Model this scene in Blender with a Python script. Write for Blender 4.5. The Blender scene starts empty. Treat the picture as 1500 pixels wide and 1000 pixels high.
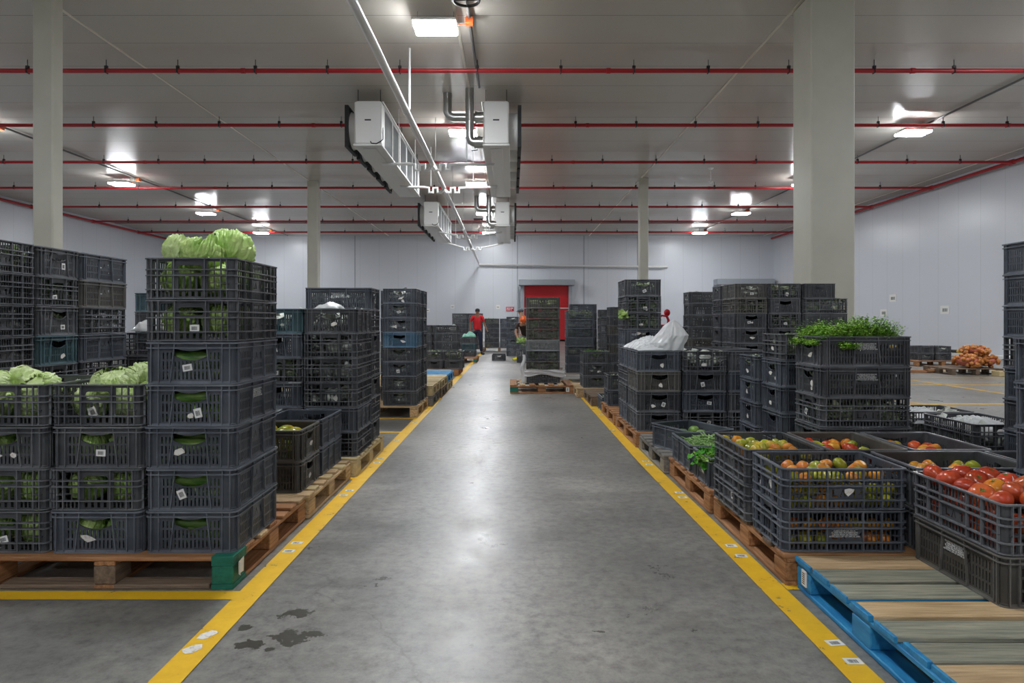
import bpy, math, random
from mathutils import Vector, Matrix, noise
random.seed(7)
sc = bpy.context.scene
COL = sc.collection
R = math.radians

# ------------------------------------------------------------------ camera, world, exposure
cam_d = bpy.data.cameras.new('camera'); cam = bpy.data.objects.new('camera', cam_d); COL.objects.link(cam)
cam.location = (0, 0, 1.25); cam.rotation_euler = (R(90), 0, 0)
cam_d.lens = 24; cam_d.sensor_width = 36; cam_d.shift_x = 0.0; cam_d.shift_y = -0.02
cam_d.clip_end = 200
sc.camera = cam
wd = bpy.data.worlds.new('world'); sc.world = wd; wd.use_nodes = True
wd.node_tree.nodes['Background'].inputs[0].default_value = (.5, .5, .52, 1)
wd.node_tree.nodes['Background'].inputs[1].default_value = 0.05
sc.view_settings.view_transform = 'Standard'; sc.view_settings.look = 'None'
sc.view_settings.gamma = 1; sc.view_settings.use_curve_mapping = False
sc.view_settings.exposure = 1.42
LAMP = 68.0          # strength of every lamp diffuser

# ------------------------------------------------------------------ materials
def _mat(name):
    m = bpy.data.materials.new(name); m.use_nodes = True
    nt = m.node_tree; b = nt.nodes['Principled BSDF']
    return m, nt, b
def srgb(r, g, b):
    f = lambda c: (c/255/12.92) if c/255 <= .04045 else ((c/255+.055)/1.055)**2.4
    return (f(r), f(g), f(b), 1)
def node(nt, t, **kw):
    n = nt.nodes.new(t)
    for k, v in kw.items():
        if k in ('ins',):
            for a, c in v.items(): n.inputs[a].default_value = c
        else: setattr(n, k, v)
    return n
def mat(name, col, rough=.5, metal=0, var=None, scale=8, detail=4, stretch=None, bump=0, bscale=None, rnd=0, spec=.5, alpha=1, trans=0, emis=None, coat=0, sub=0, lo=.35, hi=.7):
    m, nt, b = _mat(name); L = nt.links.new
    b.inputs['Roughness'].default_value = rough; b.inputs['Metallic'].default_value = metal
    b.inputs['Specular IOR Level'].default_value = spec
    if coat: b.inputs['Coat Weight'].default_value = coat; b.inputs['Coat Roughness'].default_value = .15
    if sub: b.inputs['Subsurface Weight'].default_value = sub; b.inputs['Subsurface Radius'].default_value = (.02, .02, .01)
    tc = node(nt, 'ShaderNodeTexCoord'); mp = node(nt, 'ShaderNodeMapping'); L(tc.outputs['Object'], mp.inputs[0])
    if stretch: mp.inputs['Scale'].default_value = stretch
    if rnd:
        oi = node(nt, 'ShaderNodeObjectInfo'); ml = node(nt, 'ShaderNodeVectorMath', operation='SCALE'); ml.inputs[0].default_value = (31, 17, 23)
        L(oi.outputs['Random'], ml.inputs['Scale']); L(ml.outputs[0], mp.inputs['Location'])
    out = None
    if var:
        nz = node(nt, 'ShaderNodeTexNoise', ins={'Scale': scale, 'Detail': detail, 'Roughness': .6}); L(mp.outputs[0], nz.inputs['Vector'])
        cr = node(nt, 'ShaderNodeValToRGB'); cr.color_ramp.elements[0].position = lo; cr.color_ramp.elements[1].position = hi
        cr.color_ramp.elements[0].color = col; cr.color_ramp.elements[1].color = var
        L(nz.outputs['Fac'], cr.inputs[0]); out = cr.outputs[0]
    if rnd:
        hs = node(nt, 'ShaderNodeHueSaturation'); mr = node(nt, 'ShaderNodeMapRange', ins={3: 1-rnd, 4: 1+rnd})
        L(oi.outputs['Random'], mr.inputs[0]); L(mr.outputs[0], hs.inputs['Value'])
        if out: L(out, hs.inputs['Color'])
        else: hs.inputs['Color'].default_value = col
        out = hs.outputs[0]
    if out: L(out, b.inputs['Base Color'])
    else: b.inputs['Base Color'].default_value = col
    if bump:
        n2 = node(nt, 'ShaderNodeTexNoise', ins={'Scale': bscale or scale*3, 'Detail': 5}); L(mp.outputs[0], n2.inputs['Vector'])
        bp = node(nt, 'ShaderNodeBump', ins={'Strength': bump, 'Distance': .01}); L(n2.outputs['Fac'], bp.inputs['Height']); L(bp.outputs[0], b.inputs['Normal'])
    if trans: b.inputs['Transmission Weight'].default_value = trans
    if alpha < 1: b.inputs['Alpha'].default_value = alpha
    if emis: b.inputs['Emission Color'].default_value = emis[0]; b.inputs['Emission Strength'].default_value = emis[1]
    m.diffuse_color = col
    return m
M = {}
def crate_mat(key, name, c, c2):
    M[key] = mat(name, c, .36, var=c2, scale=5, detail=6, rnd=.12, bump=.15, bscale=60, lo=.4, hi=.8)
def tone(c, f, g=.02): return tuple(min(1, x*f+g) for x in c[:3])+(1,)
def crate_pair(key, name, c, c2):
    crate_mat(key, name, tone(c, .72, 0), tone(c2, .78, 0)); crate_mat(key+'_r', name+'_pale_rim', tone(c, 1.35, .022), tone(c2, 1.5, .04))  # second material gives rims and ribs a paler tone than the walls
crate_pair('k', 'charcoal_plastic', (.060, .064, .074, 1), (.13, .136, .146, 1))
crate_pair('b', 'slate_blue_plastic', (.064, .074, .095, 1), (.125, .14, .165, 1))
crate_pair('u', 'blue_plastic', (.07, .16, .25, 1), (.15, .23, .32, 1))
crate_pair('t', 'teal_plastic', (.042, .09, .11, 1), (.085, .145, .16, 1))
crate_pair('n', 'brown_charcoal_plastic', (.076, .072, .066, 1), (.14, .133, .122, 1))
crate_pair('g', 'light_grey_plastic', (.22, .23, .24, 1), (.32, .33, .34, 1))
CN = {'k': 'charcoal', 'b': 'slate blue', 'u': 'faded blue', 't': 'dark teal', 'n': 'brownish black', 'g': 'light grey'}
def wood(key, c, c2, rnd=.18): M[key] = mat('wood_'+key, c, .75, var=c2, scale=3.2, detail=10, stretch=(1.0, 16, 16), bump=.6, bscale=7, rnd=rnd, lo=.3, hi=.66)
wood('pale', (.30, .19, .09, 1), (.60, .43, .25, 1)); wood('orange', (.22, .09, .03, 1), (.48, .24, .11, 1))
wood('brown', (.11, .075, .05, 1), (.24, .17, .12, 1)); wood('grey', (.13, .125, .12, 1), (.26, .24, .22, 1))
wood('straw', (.44, .33, .16, 1), (.56, .45, .26, 1)); wood('greenish', (.13, .155, .13, 1), (.40, .37, .28, 1))
M['bluewood'] = mat('blue_painted_wood', (.01, .17, .42, 1), .55, var=(.03, .29, .55, 1), scale=6, stretch=(1, 6, 6), bump=.3, bscale=10)
M['greenwood'] = mat('green_painted_wood', (.004, .11, .07, 1), .55, var=(.012, .19, .13, 1), scale=7, stretch=(1, 3, 5), bump=.3, bscale=10)
M['redwood'] = mat('red_stained_wood', (.15, .02, .02, 1), .7, var=(.25, .05, .04, 1), scale=7)
M['white_paint'] = mat('white_enamel', (.78, .78, .76, 1), .35)
M['cream_col'] = mat('cream_column_paint', srgb(196, 194, 180), .35, var=srgb(205, 203, 190), scale=1.2, bump=.05, bscale=3)
M['red_pipe'] = mat('red_pipe_paint', (.42, .012, .018, 1), .35)
M['dark_metal'] = mat('dark_metal', (.03, .03, .032, 1), .45, .3)
M['black'] = mat('black_rubber', (.012, .012, .013, 1), .6)
M['galv'] = mat('galvanised_cladding', (.42, .42, .41, 1), .28, .9)
M['galvdark'] = mat('dull_steel', (.25, .25, .25, 1), .4, .7)
M['coil'] = mat('cooling_fins', (.25, .26, .26, 1), .45, .6)
M['orangebox'] = mat('orange_plastic', (.75, .14, .03, 1), .5)
M['conduit'] = mat('grey_conduit', (.16, .155, .15, 1), .5)
M['strip'] = mat('cream_sealant_strip', (.72, .68, .58, 1), .5)
M['red_door'] = mat('red_vinyl', (.55, .006, .012, 1), .45)
M['door_frame'] = mat('grey_sheet_steel', (.36, .39, .43, 1), .45, .2)
M['paper'] = mat('white_paper', (.8, .8, .78, 1), .7)
M['tornpaper'] = mat('stained_paper', (.76, .74, .70, 1), .8, var=(.5, .42, .35, 1), scale=60, rnd=.1, lo=.5)
M['ink'] = mat('black_ink', (.02, .02, .02, 1), .7)
M['whiteink'] = mat('white_ink', (.75, .76, .76, 1), .6)
M['diff'] = mat('lamp_diffuser', (.9, .9, .9, 1), .5, emis=((.93, .965, 1, 1), LAMP))
M['lettuce'] = mat('lettuce_leaf', (.24, .48, .05, 1), .45, var=(.68, .82, .32, 1), scale=9, detail=8, bump=1, bscale=26, rnd=.15, lo=.3, hi=.72)
M['lettuce_pale'] = mat('pale_lettuce_leaf', (.38, .55, .13, 1), .45, var=(.72, .8, .48, 1), scale=10, detail=8, bump=1, bscale=26, rnd=.12)
M['darkveg'] = mat('dark_green_skin', (.05, .17, .02, 1), .35, var=(.30, .45, .10, 1), scale=12, detail=6, rnd=.2, stretch=(1, 3, 3))
M['herb'] = mat('herb_green', (.09, .28, .014, 1), .5, var=(.36, .60, .08, 1), scale=14, detail=3)
M['herbdark'] = mat('deep_leaf_green', (.02, .10, .01, 1), .5, var=(.10, .28, .04, 1), scale=14, detail=3)
M['broadleaf'] = mat('bright_leaf_green', (.035, .22, .012, 1), .4, var=(.10, .38, .03, 1), scale=20, rnd=.1)
M['bean'] = mat('bean_green', (.22, .40, .12, 1), .45, var=(.40, .56, .24, 1), scale=6, rnd=.2)
M['veg_mix'] = mat('packed_vegetable_leaf', (.12, .2, .05, 1), .5, var=(.5, .52, .4, 1), scale=14, detail=5, rnd=.2)
M['veg_white'] = mat('pale_wrapped_vegetable', (.35, .38, .33, 1), .4, var=(.75, .77, .72, 1), scale=16, detail=5, rnd=.1)
M['tom_green'] = mat('green_tomato_skin', (.30, .33, .025, 1), .2, var=(.60, .36, .04, 1), scale=9, detail=2, rnd=.2, spec=.6, lo=.45, hi=.75)
M['tom_orange'] = mat('orange_tomato_skin', (.62, .30, .03, 1), .2, var=(.66, .15, .02, 1), scale=9, detail=2, rnd=.2, spec=.6)
M['tom_red'] = mat('red_tomato_skin', (.52, .055, .018, 1), .22, var=(.60, .16, .04, 1), scale=7, detail=2, rnd=.18, spec=.6, lo=.45, hi=.8)
M['mango'] = mat('mango_skin', (.16, .28, .02, 1), .3, var=(.6, .38, .03, 1), scale=6, detail=2, rnd=.15)
M['onion'] = mat('onion_skin', (.52, .17, .03, 1), .4, var=(.62, .30, .10, 1), scale=10, rnd=.2)
M['onionnet'] = mat('pink_net', (.55, .16, .10, 1), .6)
M['plastic_clear'] = mat('clear_film', (.86, .88, .9, 1), .14, bump=1, bscale=20, alpha=.7)
M['plastic_white'] = mat('milky_film', (.85, .86, .87, 1), .28, bump=.35, bscale=10, alpha=.8, trans=.35)
M['film_green'] = mat('green_film', (.25, .55, .42, 1), .3, bump=.3, bscale=12)
M['skin'] = mat('skin', (.28, .13, .075, 1), .5); M['skin2'] = mat('lighter_skin', (.42, .22, .14, 1), .5)
M['hair'] = mat('black_hair', (.01, .009, .008, 1), .6); M['redcloth'] = mat('red_cotton', (.62, .012, .02, 1), .8, bump=.3, bscale=12)
M['navy'] = mat('navy_denim', (.014, .02, .05, 1), .85); M['browncloth'] = mat('brown_cotton', (.035, .018, .014, 1), .85)
M['greycloth'] = mat('grey_cotton', (.16, .17, .19, 1), .85); M['helmet'] = mat('orange_helmet_plastic', (.85, .14, .02, 1), .25)
M['yellowboot'] = mat('yellow_rubber', (.8, .72, .01, 1), .4); M['cap'] = mat('grey_cap_cloth', (.13, .15, .17, 1), .8)
M['yellowpaint'] = mat('yellow_paint_rail', (.75, .48, .01, 1), .4)
M['mist'] = None
M['redtool'] = mat('red_tool_plastic', (.5, .01, .02, 1), .35)
M['redsign'] = mat('red_sign_face', (.55, .02, .05, 1), .5)
M['signgreen'] = mat('sticker_orange', (.8, .18, .04, 1), .6)

def ceiling_mat():
    m, nt, b = _mat('ribbed_ceiling_panel'); L = nt.links.new
    tc = node(nt, 'ShaderNodeTexCoord'); sp = node(nt, 'ShaderNodeSeparateXYZ'); L(tc.outputs['Object'], sp.inputs[0])
    def mth(op, a, c=None, use=None):
        n = node(nt, 'ShaderNodeMath', operation=op); L(a, n.inputs[0])
        if c is not None: n.inputs[1].default_value = c
        if use is not None: L(use, n.inputs[1])
        return n.outputs[0]
    fr = mth('FRACT', mth('DIVIDE', sp.outputs['Y'], 1.15))
    joint = mth('LESS_THAN', fr, .012)
    s = mth('SINE', mth('MULTIPLY', sp.outputs['Y'], 2*math.pi/.075))
    s2 = mth('MULTIPLY', mth('GREATER_THAN', s, .55), .25)
    nz = node(nt, 'ShaderNodeTexNoise', ins={'Scale': .8, 'Detail': 3}); L(tc.outputs['Object'], nz.inputs['Vector'])
    h = mth('SUBTRACT', s2, use=joint)
    bp = node(nt, 'ShaderNodeBump', ins={'Strength': .55, 'Distance': .004}); L(h, bp.inputs['Height'])
    b2 = node(nt, 'ShaderNodeBump', ins={'Strength': .35, 'Distance': .03}); L(nz.outputs['Fac'], b2.inputs['Height']); L(bp.outputs[0], b2.inputs['Normal']); L(b2.outputs[0], b.inputs['Normal'])
    mx = node(nt, 'ShaderNodeMixRGB'); mx.inputs[1].default_value = (.55, .515, .455, 1); mx.inputs[2].default_value = (.25, .23, .2, 1); L(joint, mx.inputs[0])
    L(mx.outputs[0], b.inputs['Base Color']); b.inputs['Roughness'].default_value = .27; b.inputs['Specular IOR Level'].default_value = .6
    return m
def wall_mat(name, axis):
    m, nt, b = _mat(name); L = nt.links.new
    tc = node(nt, 'ShaderNodeTexCoord'); sp = node(nt, 'ShaderNodeSeparateXYZ'); L(tc.outputs['Object'], sp.inputs[0])
    def mth(op, a, c=None):
        n = node(nt, 'ShaderNodeMath', operation=op); L(a, n.inputs[0])
        if c is not None: n.inputs[1].default_value = c
        return n.outputs[0]
    ax = sp.outputs[axis]
    joint = mth('LESS_THAN', mth('FRACT', mth('DIVIDE', ax, 1.15)), .02)
    s = mth('MULTIPLY', mth('GREATER_THAN', mth('SINE', mth('MULTIPLY', ax, 2*math.pi/.1)), .6), .3)
    ad = node(nt, 'ShaderNodeMath', operation='SUBTRACT'); L(s, ad.inputs[0]); L(joint, ad.inputs[1])
    bp = node(nt, 'ShaderNodeBump', ins={'Strength': .2, 'Distance': .004}); L(ad.outputs[0], bp.inputs['Height']); L(bp.outputs[0], b.inputs['Normal'])
    mx = node(nt, 'ShaderNodeMixRGB'); mx.inputs[1].default_value = (.635, .655, .705, 1); mx.inputs[2].default_value = (.54, .56, .60, 1); L(joint, mx.inputs[0])
    L(mx.outputs[0], b.inputs['Base Color']); b.inputs['Roughness'].default_value = .3; b.inputs['Specular IOR Level'].default_value = .5
    return m
def floor_mat():
    m, nt, b = _mat('worn_concrete'); L = nt.links.new
    tc = node(nt, 'ShaderNodeTexCoord')
    def nz(scale, detail, rough=.6, st=None):
        n = node(nt, 'ShaderNodeTexNoise', ins={'Scale': scale, 'Detail': detail, 'Roughness': rough})
        if st:
            mp = node(nt, 'ShaderNodeMapping'); mp.inputs['Scale'].default_value = st; L(tc.outputs['Object'], mp.inputs[0]); L(mp.outputs[0], n.inputs['Vector'])
        else: L(tc.outputs['Object'], n.inputs['Vector'])
        return n.outputs['Fac']
    def ramp(f, stops):
        cr = node(nt, 'ShaderNodeValToRGB'); e = cr.color_ramp.elements
        e[0].position, e[0].color = stops[0]; e[1].position, e[1].color = stops[-1]
        for p, c in stops[1:-1]:
            x = e.new(p); x.color = c
        L(f, cr.inputs[0]); return cr.outputs[0]
    def mix(f, a, c, mode='MIX', fac=None):
        n = node(nt, 'ShaderNodeMixRGB', blend_type=mode)
        if fac is not None: n.inputs[0].default_value = fac
        if f is not None: L(f, n.inputs[0])
        for i, v in ((1, a), (2, c)):
            if isinstance(v, tuple): n.inputs[i].default_value = v
            else: L(v, n.inputs[i])
        return n.outputs[0]
    base = ramp(nz(.55, 8, .62), [(.3, (.125, .122, .120, 1)), (.5, (.235, .228, .215, 1)), (.72, (.37, .35, .32, 1))])
    fine = ramp(nz(16, 9, .78), [(.28, (.35, .35, .35, 1)), (.5, (1, 1, 1, 1)), (.72, (1.45, 1.42, 1.36, 1))])
    c = mix(None, base, fine, 'MULTIPLY', .95)
    blot = ramp(nz(4.5, 7, .7), [(.52, (0, 0, 0, 1)), (.85, (1, 1, 1, 1))])
    c = mix(mix(None, blot, (.75, .75, .75, 1), 'MULTIPLY', 1), c, (.12, .10, .08, 1))
    # cracks
    vo = node(nt, 'ShaderNodeTexVoronoi', feature='DISTANCE_TO_EDGE', ins={'Scale': .35})
    wp = node(nt, 'ShaderNodeTexNoise', ins={'Scale': 2.5, 'Detail': 6}); L(tc.outputs['Object'], wp.inputs['Vector'])
    va = node(nt, 'ShaderNodeVectorMath', operation='MULTIPLY_ADD'); L(wp.outputs['Color'], va.inputs[0]); va.inputs[1].default_value = (.5, .5, .5); L(tc.outputs['Object'], va.inputs[2]); L(va.outputs[0], vo.inputs['Vector'])
    crk = ramp(vo.outputs['Distance'], [(0, (.6, .6, .6, 1)), (.003, (0, 0, 0, 1))])
    c = mix(mix(None, crk, (.55, .55, .55, 1), 'MULTIPLY', 1), c, (.06, .055, .05, 1))
    # wet stains by the aisle line
    def spot(x, y, rx, ry):
        mp = node(nt, 'ShaderNodeMapping', vector_type='POINT'); mp.inputs['Location'].default_value = (-x/rx, -y/ry, 0); mp.inputs['Scale'].default_value = (1/rx, 1/ry, 0)
        L(tc.outputs['Object'], mp.inputs[0]); ln = node(nt, 'ShaderNodeVectorMath', operation='LENGTH'); L(mp.outputs[0], ln.inputs[0]); return ln.outputs['Value']
    n3 = nz(11, 7, .7)
    tot = None
    for s in ((-.865, 2.70, .17, .10), (-1.0, 2.64, .12, .06), (-.93, 2.93, .11, .09), (-1.09, 2.78, .05, .05), (-1.2, 3.0, .05, .04), (-.93, 2.6, .05, .04), (.36, 2.75, .14, .04)):
        d = spot(*s); a = node(nt, 'ShaderNodeMath', operation='MULTIPLY_ADD'); L(n3, a.inputs[0]); a.inputs[1].default_value = 2.6; L(d, a.inputs[2])
        l = node(nt, 'ShaderNodeMath', operation='LESS_THAN'); L(a.outputs[0], l.inputs[0]); l.inputs[1].default_value = 1.85 if s[0] < 0 else 1.5
        if tot is None: tot = l.outputs[0]
        else:
            x = node(nt, 'ShaderNodeMath', operation='MAXIMUM'); L(tot, x.inputs[0]); L(l.outputs[0], x.inputs[1]); tot = x.outputs[0]
    c = mix(tot, c, (.055, .05, .04, 1))
    L(c, b.inputs['Base Color'])
    rr = ramp(nz(2.2, 8, .7), [(.3, (.25, .25, .25, 1)), (.7, (.45, .45, .45, 1))]); L(rr, b.inputs['Roughness'])
    bp = node(nt, 'ShaderNodeBump', ins={'Strength': .12, 'Distance': .01}); L(nz(20, 8, .7), bp.inputs['Height']); L(bp.outputs[0], b.inputs['Normal'])
    b.inputs['Specular IOR Level'].default_value = .55
    return m
def line_mat():
    m, nt, b = _mat('worn_yellow_floor_paint'); L = nt.links.new
    tc = node(nt, 'ShaderNodeTexCoord')
    n = node(nt, 'ShaderNodeTexNoise', ins={'Scale': 9, 'Detail': 9, 'Roughness': .72}); L(tc.outputs['Object'], n.inputs['Vector'])
    cr = node(nt, 'ShaderNodeValToRGB'); cr.color_ramp.elements[0].position = .365; cr.color_ramp.elements[0].color = (.15, .14, .12, 1); cr.color_ramp.elements[1].position = .38; cr.color_ramp.elements[1].color = (.78, .45, .015, 1)
    e = cr.color_ramp.elements.new(.6); e.color = (.86, .52, .018, 1)
    L(n.outputs['Fac'], cr.inputs[0]); L(cr.outputs[0], b.inputs['Base Color']); b.inputs['Roughness'].default_value = .5
    return m
M['ceil'] = ceiling_mat(); M['wx'] = wall_mat('insulated_panel_x', 'X'); M['wy'] = wall_mat('insulated_panel_y', 'Y'); M['floor'] = floor_mat(); M['line'] = line_mat()

# ------------------------------------------------------------------ mesh helpers
class MB:
    def __init__(s): s.v = []; s.f = []; s.m = []; s.sm = []
    def q(s, pts, mi=0, smooth=False):
        n = len(s.v); s.v.extend(tuple(p) for p in pts); s.f.append(tuple(range(n, n+len(pts)))); s.m.append(mi); s.sm.append(smooth)
    def add(s, vs, fs, mi=0, smooth=False):
        n = len(s.v); s.v.extend(tuple(p) for p in vs)
        for f in fs: s.f.append(tuple(i+n for i in f)); s.m.append(mi); s.sm.append(smooth)
    def box(s, x0, x1, y0, y1, z0, z1, mi=0, M4=None, bev=0):
        if bev:
            b = min(bev, (x1-x0)*.3, (y1-y0)*.3, (z1-z0)*.3)
            vs = []; fs = []
            def ring(z, i): return [(x0+i+b, y0+i, z), (x1-i-b, y0+i, z), (x1-i, y0+i+b, z), (x1-i, y1-i-b, z), (x1-i-b, y1-i, z), (x0+i+b, y1-i, z), (x0+i, y1-i-b, z), (x0+i, y0+i+b, z)]
            for z, i in ((z0, b), (z0+b, 0), (z1-b, 0), (z1, b)): vs += ring(z, i)
            for k in range(3):
                for j in range(8): fs.append((k*8+j, k*8+(j+1) % 8, (k+1)*8+(j+1) % 8, (k+1)*8+j))
            fs.append(tuple(range(7, -1, -1))); fs.append(tuple(range(24, 32)))
        else:
            vs = [(x, y, z) for z in (z0, z1) for x, y in ((x0, y0), (x1, y0), (x1, y1), (x0, y1))]
            fs = [(3, 2, 1, 0), (4, 5, 6, 7), (0, 1, 5, 4), (1, 2, 6, 5), (2, 3, 7, 6), (3, 0, 4, 7)]
        if M4: vs = [M4 @ Vector(p) for p in vs]
        s.add(vs, fs, mi)
    def tube(s, pts, r, n=10, mi=0, caps=True, closed=False):
        pts = [Vector(p) for p in pts]; k = len(pts); rr = r if isinstance(r, (list, tuple)) else [r]*k
        up = Vector((0, 0, 1)); vs = []; prev = None
        for i, p in enumerate(pts):
            a = pts[(i-1) % k] if (i or closed) else p; c = pts[(i+1) % k] if (i < k-1 or closed) else p
            t = (c-a).normalized()
            if prev is None:
                x = t.cross(up)
                if x.length < 1e-3: x = t.cross(Vector((1, 0, 0)))
            else:
                x = prev - t*prev.dot(t)
            x.normalize(); prev = x; y = t.cross(x)
            for j in range(n):
                an = 2*math.pi*j/n; vs.append(p + x*math.cos(an)*rr[i] + y*math.sin(an)*rr[i])
        fs = []
        for i in range(k if closed else k-1):
            for j in range(n): fs.append((i*n+j, i*n+(j+1) % n, ((i+1) % k)*n+(j+1) % n, ((i+1) % k)*n+j))
        s.add(vs, fs, mi, True)
        if caps and not closed:
            s.add(vs[:n], [tuple(range(n-1, -1, -1))], mi); s.add(vs[-n:], [tuple(range(n))], mi)
    def lathe(s, prof, n=16, mi=0, M4=None):
        vs = []; 
        for r, z in prof:
            for j in range(n): vs.append(Vector((r*math.cos(2*math.pi*j/n), r*math.sin(2*math.pi*j/n), z)))
        if M4: vs = [M4 @ v for v in vs]
        fs = [(i*n+j, i*n+(j+1) % n, (i+1)*n+(j+1) % n, (i+1)*n+j) for i in range(len(prof)-1) for j in range(n)]
        s.add(vs, fs, mi, True)
    def ball(s, c, r, n=16, m=10, mi=0, fn=None):
        rx, ry, rz = (r, r, r) if not isinstance(r, (tuple, list)) else r
        vs = []; 
        for i in range(m+1):
            th = math.pi*i/m
            for j in range(n):
                ph = 2*math.pi*j/n; d = Vector((math.sin(th)*math.cos(ph), math.sin(th)*math.sin(ph), math.cos(th)))
                k = fn(d, th, ph) if fn else 1
                vs.append((c[0]+d.x*rx*k, c[1]+d.y*ry*k, c[2]+d.z*rz*k))
        fs = [(i*n+j, (i+1)*n+j, (i+1)*n+(j+1) % n, i*n+(j+1) % n) for i in range(m) for j in range(n)]
        s.add(vs, fs, mi, True)
    def mesh(s, name, mats):
        me = bpy.data.meshes.new(name); me.from_pydata(s.v, [], s.f)
        for k in mats: me.materials.append(M[k] if isinstance(k, str) else k)
        me.polygons.foreach_set('material_index', s.m); me.polygons.foreach_set('use_smooth', s.sm); me.update()
        return me
    def build(s, name, mats, parent=None, loc=None):
        return put(s.mesh(name, mats if isinstance(mats, (list, tuple)) else [mats]), name, parent, loc)
def put(me, name, parent=None, loc=None, rz=0):
    o = bpy.data.objects.new(name, me); COL.objects.link(o)
    if parent: o.parent = parent
    if loc is not None: o.location = loc
    if rz: o.rotation_euler = (0, 0, rz)
    return o
def tag(o, label=None, cat=None, group=None, kind=None):
    if label: o['label'] = label
    if cat: o['category'] = cat
    if group: o['group'] = group
    if kind: o['kind'] = kind
    return o
def empty(name, loc, label, cat, group=None, rz=0):
    o = bpy.data.objects.new(name, None); COL.objects.link(o); o.location = loc; o.rotation_euler = (0, 0, rz); o.empty_display_size = .1
    return tag(o, label, cat, group)
def struct(o): o['kind'] = 'structure'; return o
def boxo(name, m, dims, parent=None, **k):
    b = MB(); b.box(*dims, **k); return b.build(name, m, parent)
def setmat(o, key):
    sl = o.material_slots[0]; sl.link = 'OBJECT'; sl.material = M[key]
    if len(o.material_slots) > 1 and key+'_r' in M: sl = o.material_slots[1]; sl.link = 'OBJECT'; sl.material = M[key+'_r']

# ------------------------------------------------------------------ room shell
XL, XR, YB, YF, ZC = -21.0, 15.8, 41.3, -14.0, 6.4
struct(boxo('floor', 'floor', (XL-.3, XR+.3, YF-.3, YB+.3, -.2, 0)))
struct(boxo('ceiling', 'ceil', (XL-.3, XR+.3, YF-.3, YB+.3, ZC, ZC+.2)))
struct(boxo('wall_left', 'wy', (XL-.2, XL, YF, YB, 0, ZC)))
struct(boxo('wall_right', 'wy', (XR, XR+.2, YF, YB, 0, ZC)))
struct(boxo('wall_back', 'wx', (XL, XR, YB, YB+.2, 0, ZC)))
struct(boxo('wall_front', 'wx', (XL, XR, YF-.2, YF, 0, ZC)))
kb = struct(boxo('baseboard_right', 'white_paint', (XR-.16, XR, YF, YB, 0, .14), bev=.02))
struct(boxo('baseboard_left', 'white_paint', (XL, XL+.16, YF, YB, 0, .14), bev=.02))
struct(boxo('baseboard_back', 'white_paint', (XL+.17, XR-.17, YB-.12, YB, 0, .14), bev=.02))
# ceiling joint strips, running away from the camera
n_tr = 1
for x in (-7.45, 4.66, 15.2, -.95):
    struct(boxo('trim_%d' % n_tr, 'strip', (x-.025, x+.025, YF, YB, ZC-.012, ZC))); n_tr += 1
# vertical seams on the back wall
for x in (.33, 4.35, -9.5, 7.6):
    struct(boxo('trim_%d' % n_tr, 'door_frame', (x-.03, x+.03, YB-.015, YB, .15, ZC))); n_tr += 1
# columns
def column(n, x0, x1, y0, y1, b=.02):
    c = boxo('trim_%d' % n, 'cream_col', (x0, x1, y0, y1, 0, ZC), bev=b); struct(c)
    tag(c, None, None)
for (x0, x1, y0, y1) in ((4.69, 5.38, 10.7, 11.4), (-7.52, -7.2, 10.7, 10.96), (-7.5, -7.12, 25.0, 25.38), (4.58, 4.9, 24.5, 24.82)):
    column(n_tr, x0, x1, y0, y1); n_tr += 1
# floor lines
def line(pts, n):
    b = MB(); z = .0035
    for (l0, r0, y0), (l1, r1, y1) in zip(pts, pts[1:]): b.q([(l0, y0, z), (r0, y0, z), (r1, y1, z), (l1, y1, z)])
    struct(b.build('trim_%d' % n, 'line'))
line([(-1.257, -1.142, 1.0), (-1.257, -1.142, 3), (-1.25, -1.135, 8), (-1.25, -1.13, 40)], n_tr); n_tr += 1
line([(1.19, 1.305, 1.0), (1.17, 1.285, 2.5), (1.118, 1.236, 5.9), (1.12, 1.235, 12), (1.12, 1.235, 40)], n_tr); n_tr += 1
for (x0, x1, y0, y1) in ((-6, -1.25, 3.06, 3.155), (-6, -1.25, 5.38, 5.45), (-6, -1.25, 7.62, 7.7), (-6, -1.25, 8.7, 8.78), (1.28, 1.42, 3.17, 3.25), (1.24, 4, 5.58, 5.66), (1.23, 3.6, 8.0, 8.09), (1.23, 4, 10.3, 10.38), (4, 14, 13.3, 13.42), (6, 14, 15.0, 15.1), (3.2, 14, 10.2, 10.32), (8, 13, 17.3, 17.4), (8.4, 8.5, 10, 17.4), (-6, -1.25, 12.5, 12.6), (-6, -1.25, 19, 19.1)):
    b = MB(); b.q([(x0, y0, .0028), (x1, y0, .0028), (x1, y1, .0028), (x0, y1, .0028)]); struct(b.build('trim_%d' % n_tr, 'line')); n_tr += 1
# diagonal line at the far right
b = MB(); b.q([(6.4, 9.9, .003), (6.5, 9.9, .003), (4.6, 13.3, .003), (4.5, 13.3, .003)]); struct(b.build('trim_%d' % n_tr, 'line')); n_tr += 1

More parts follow.
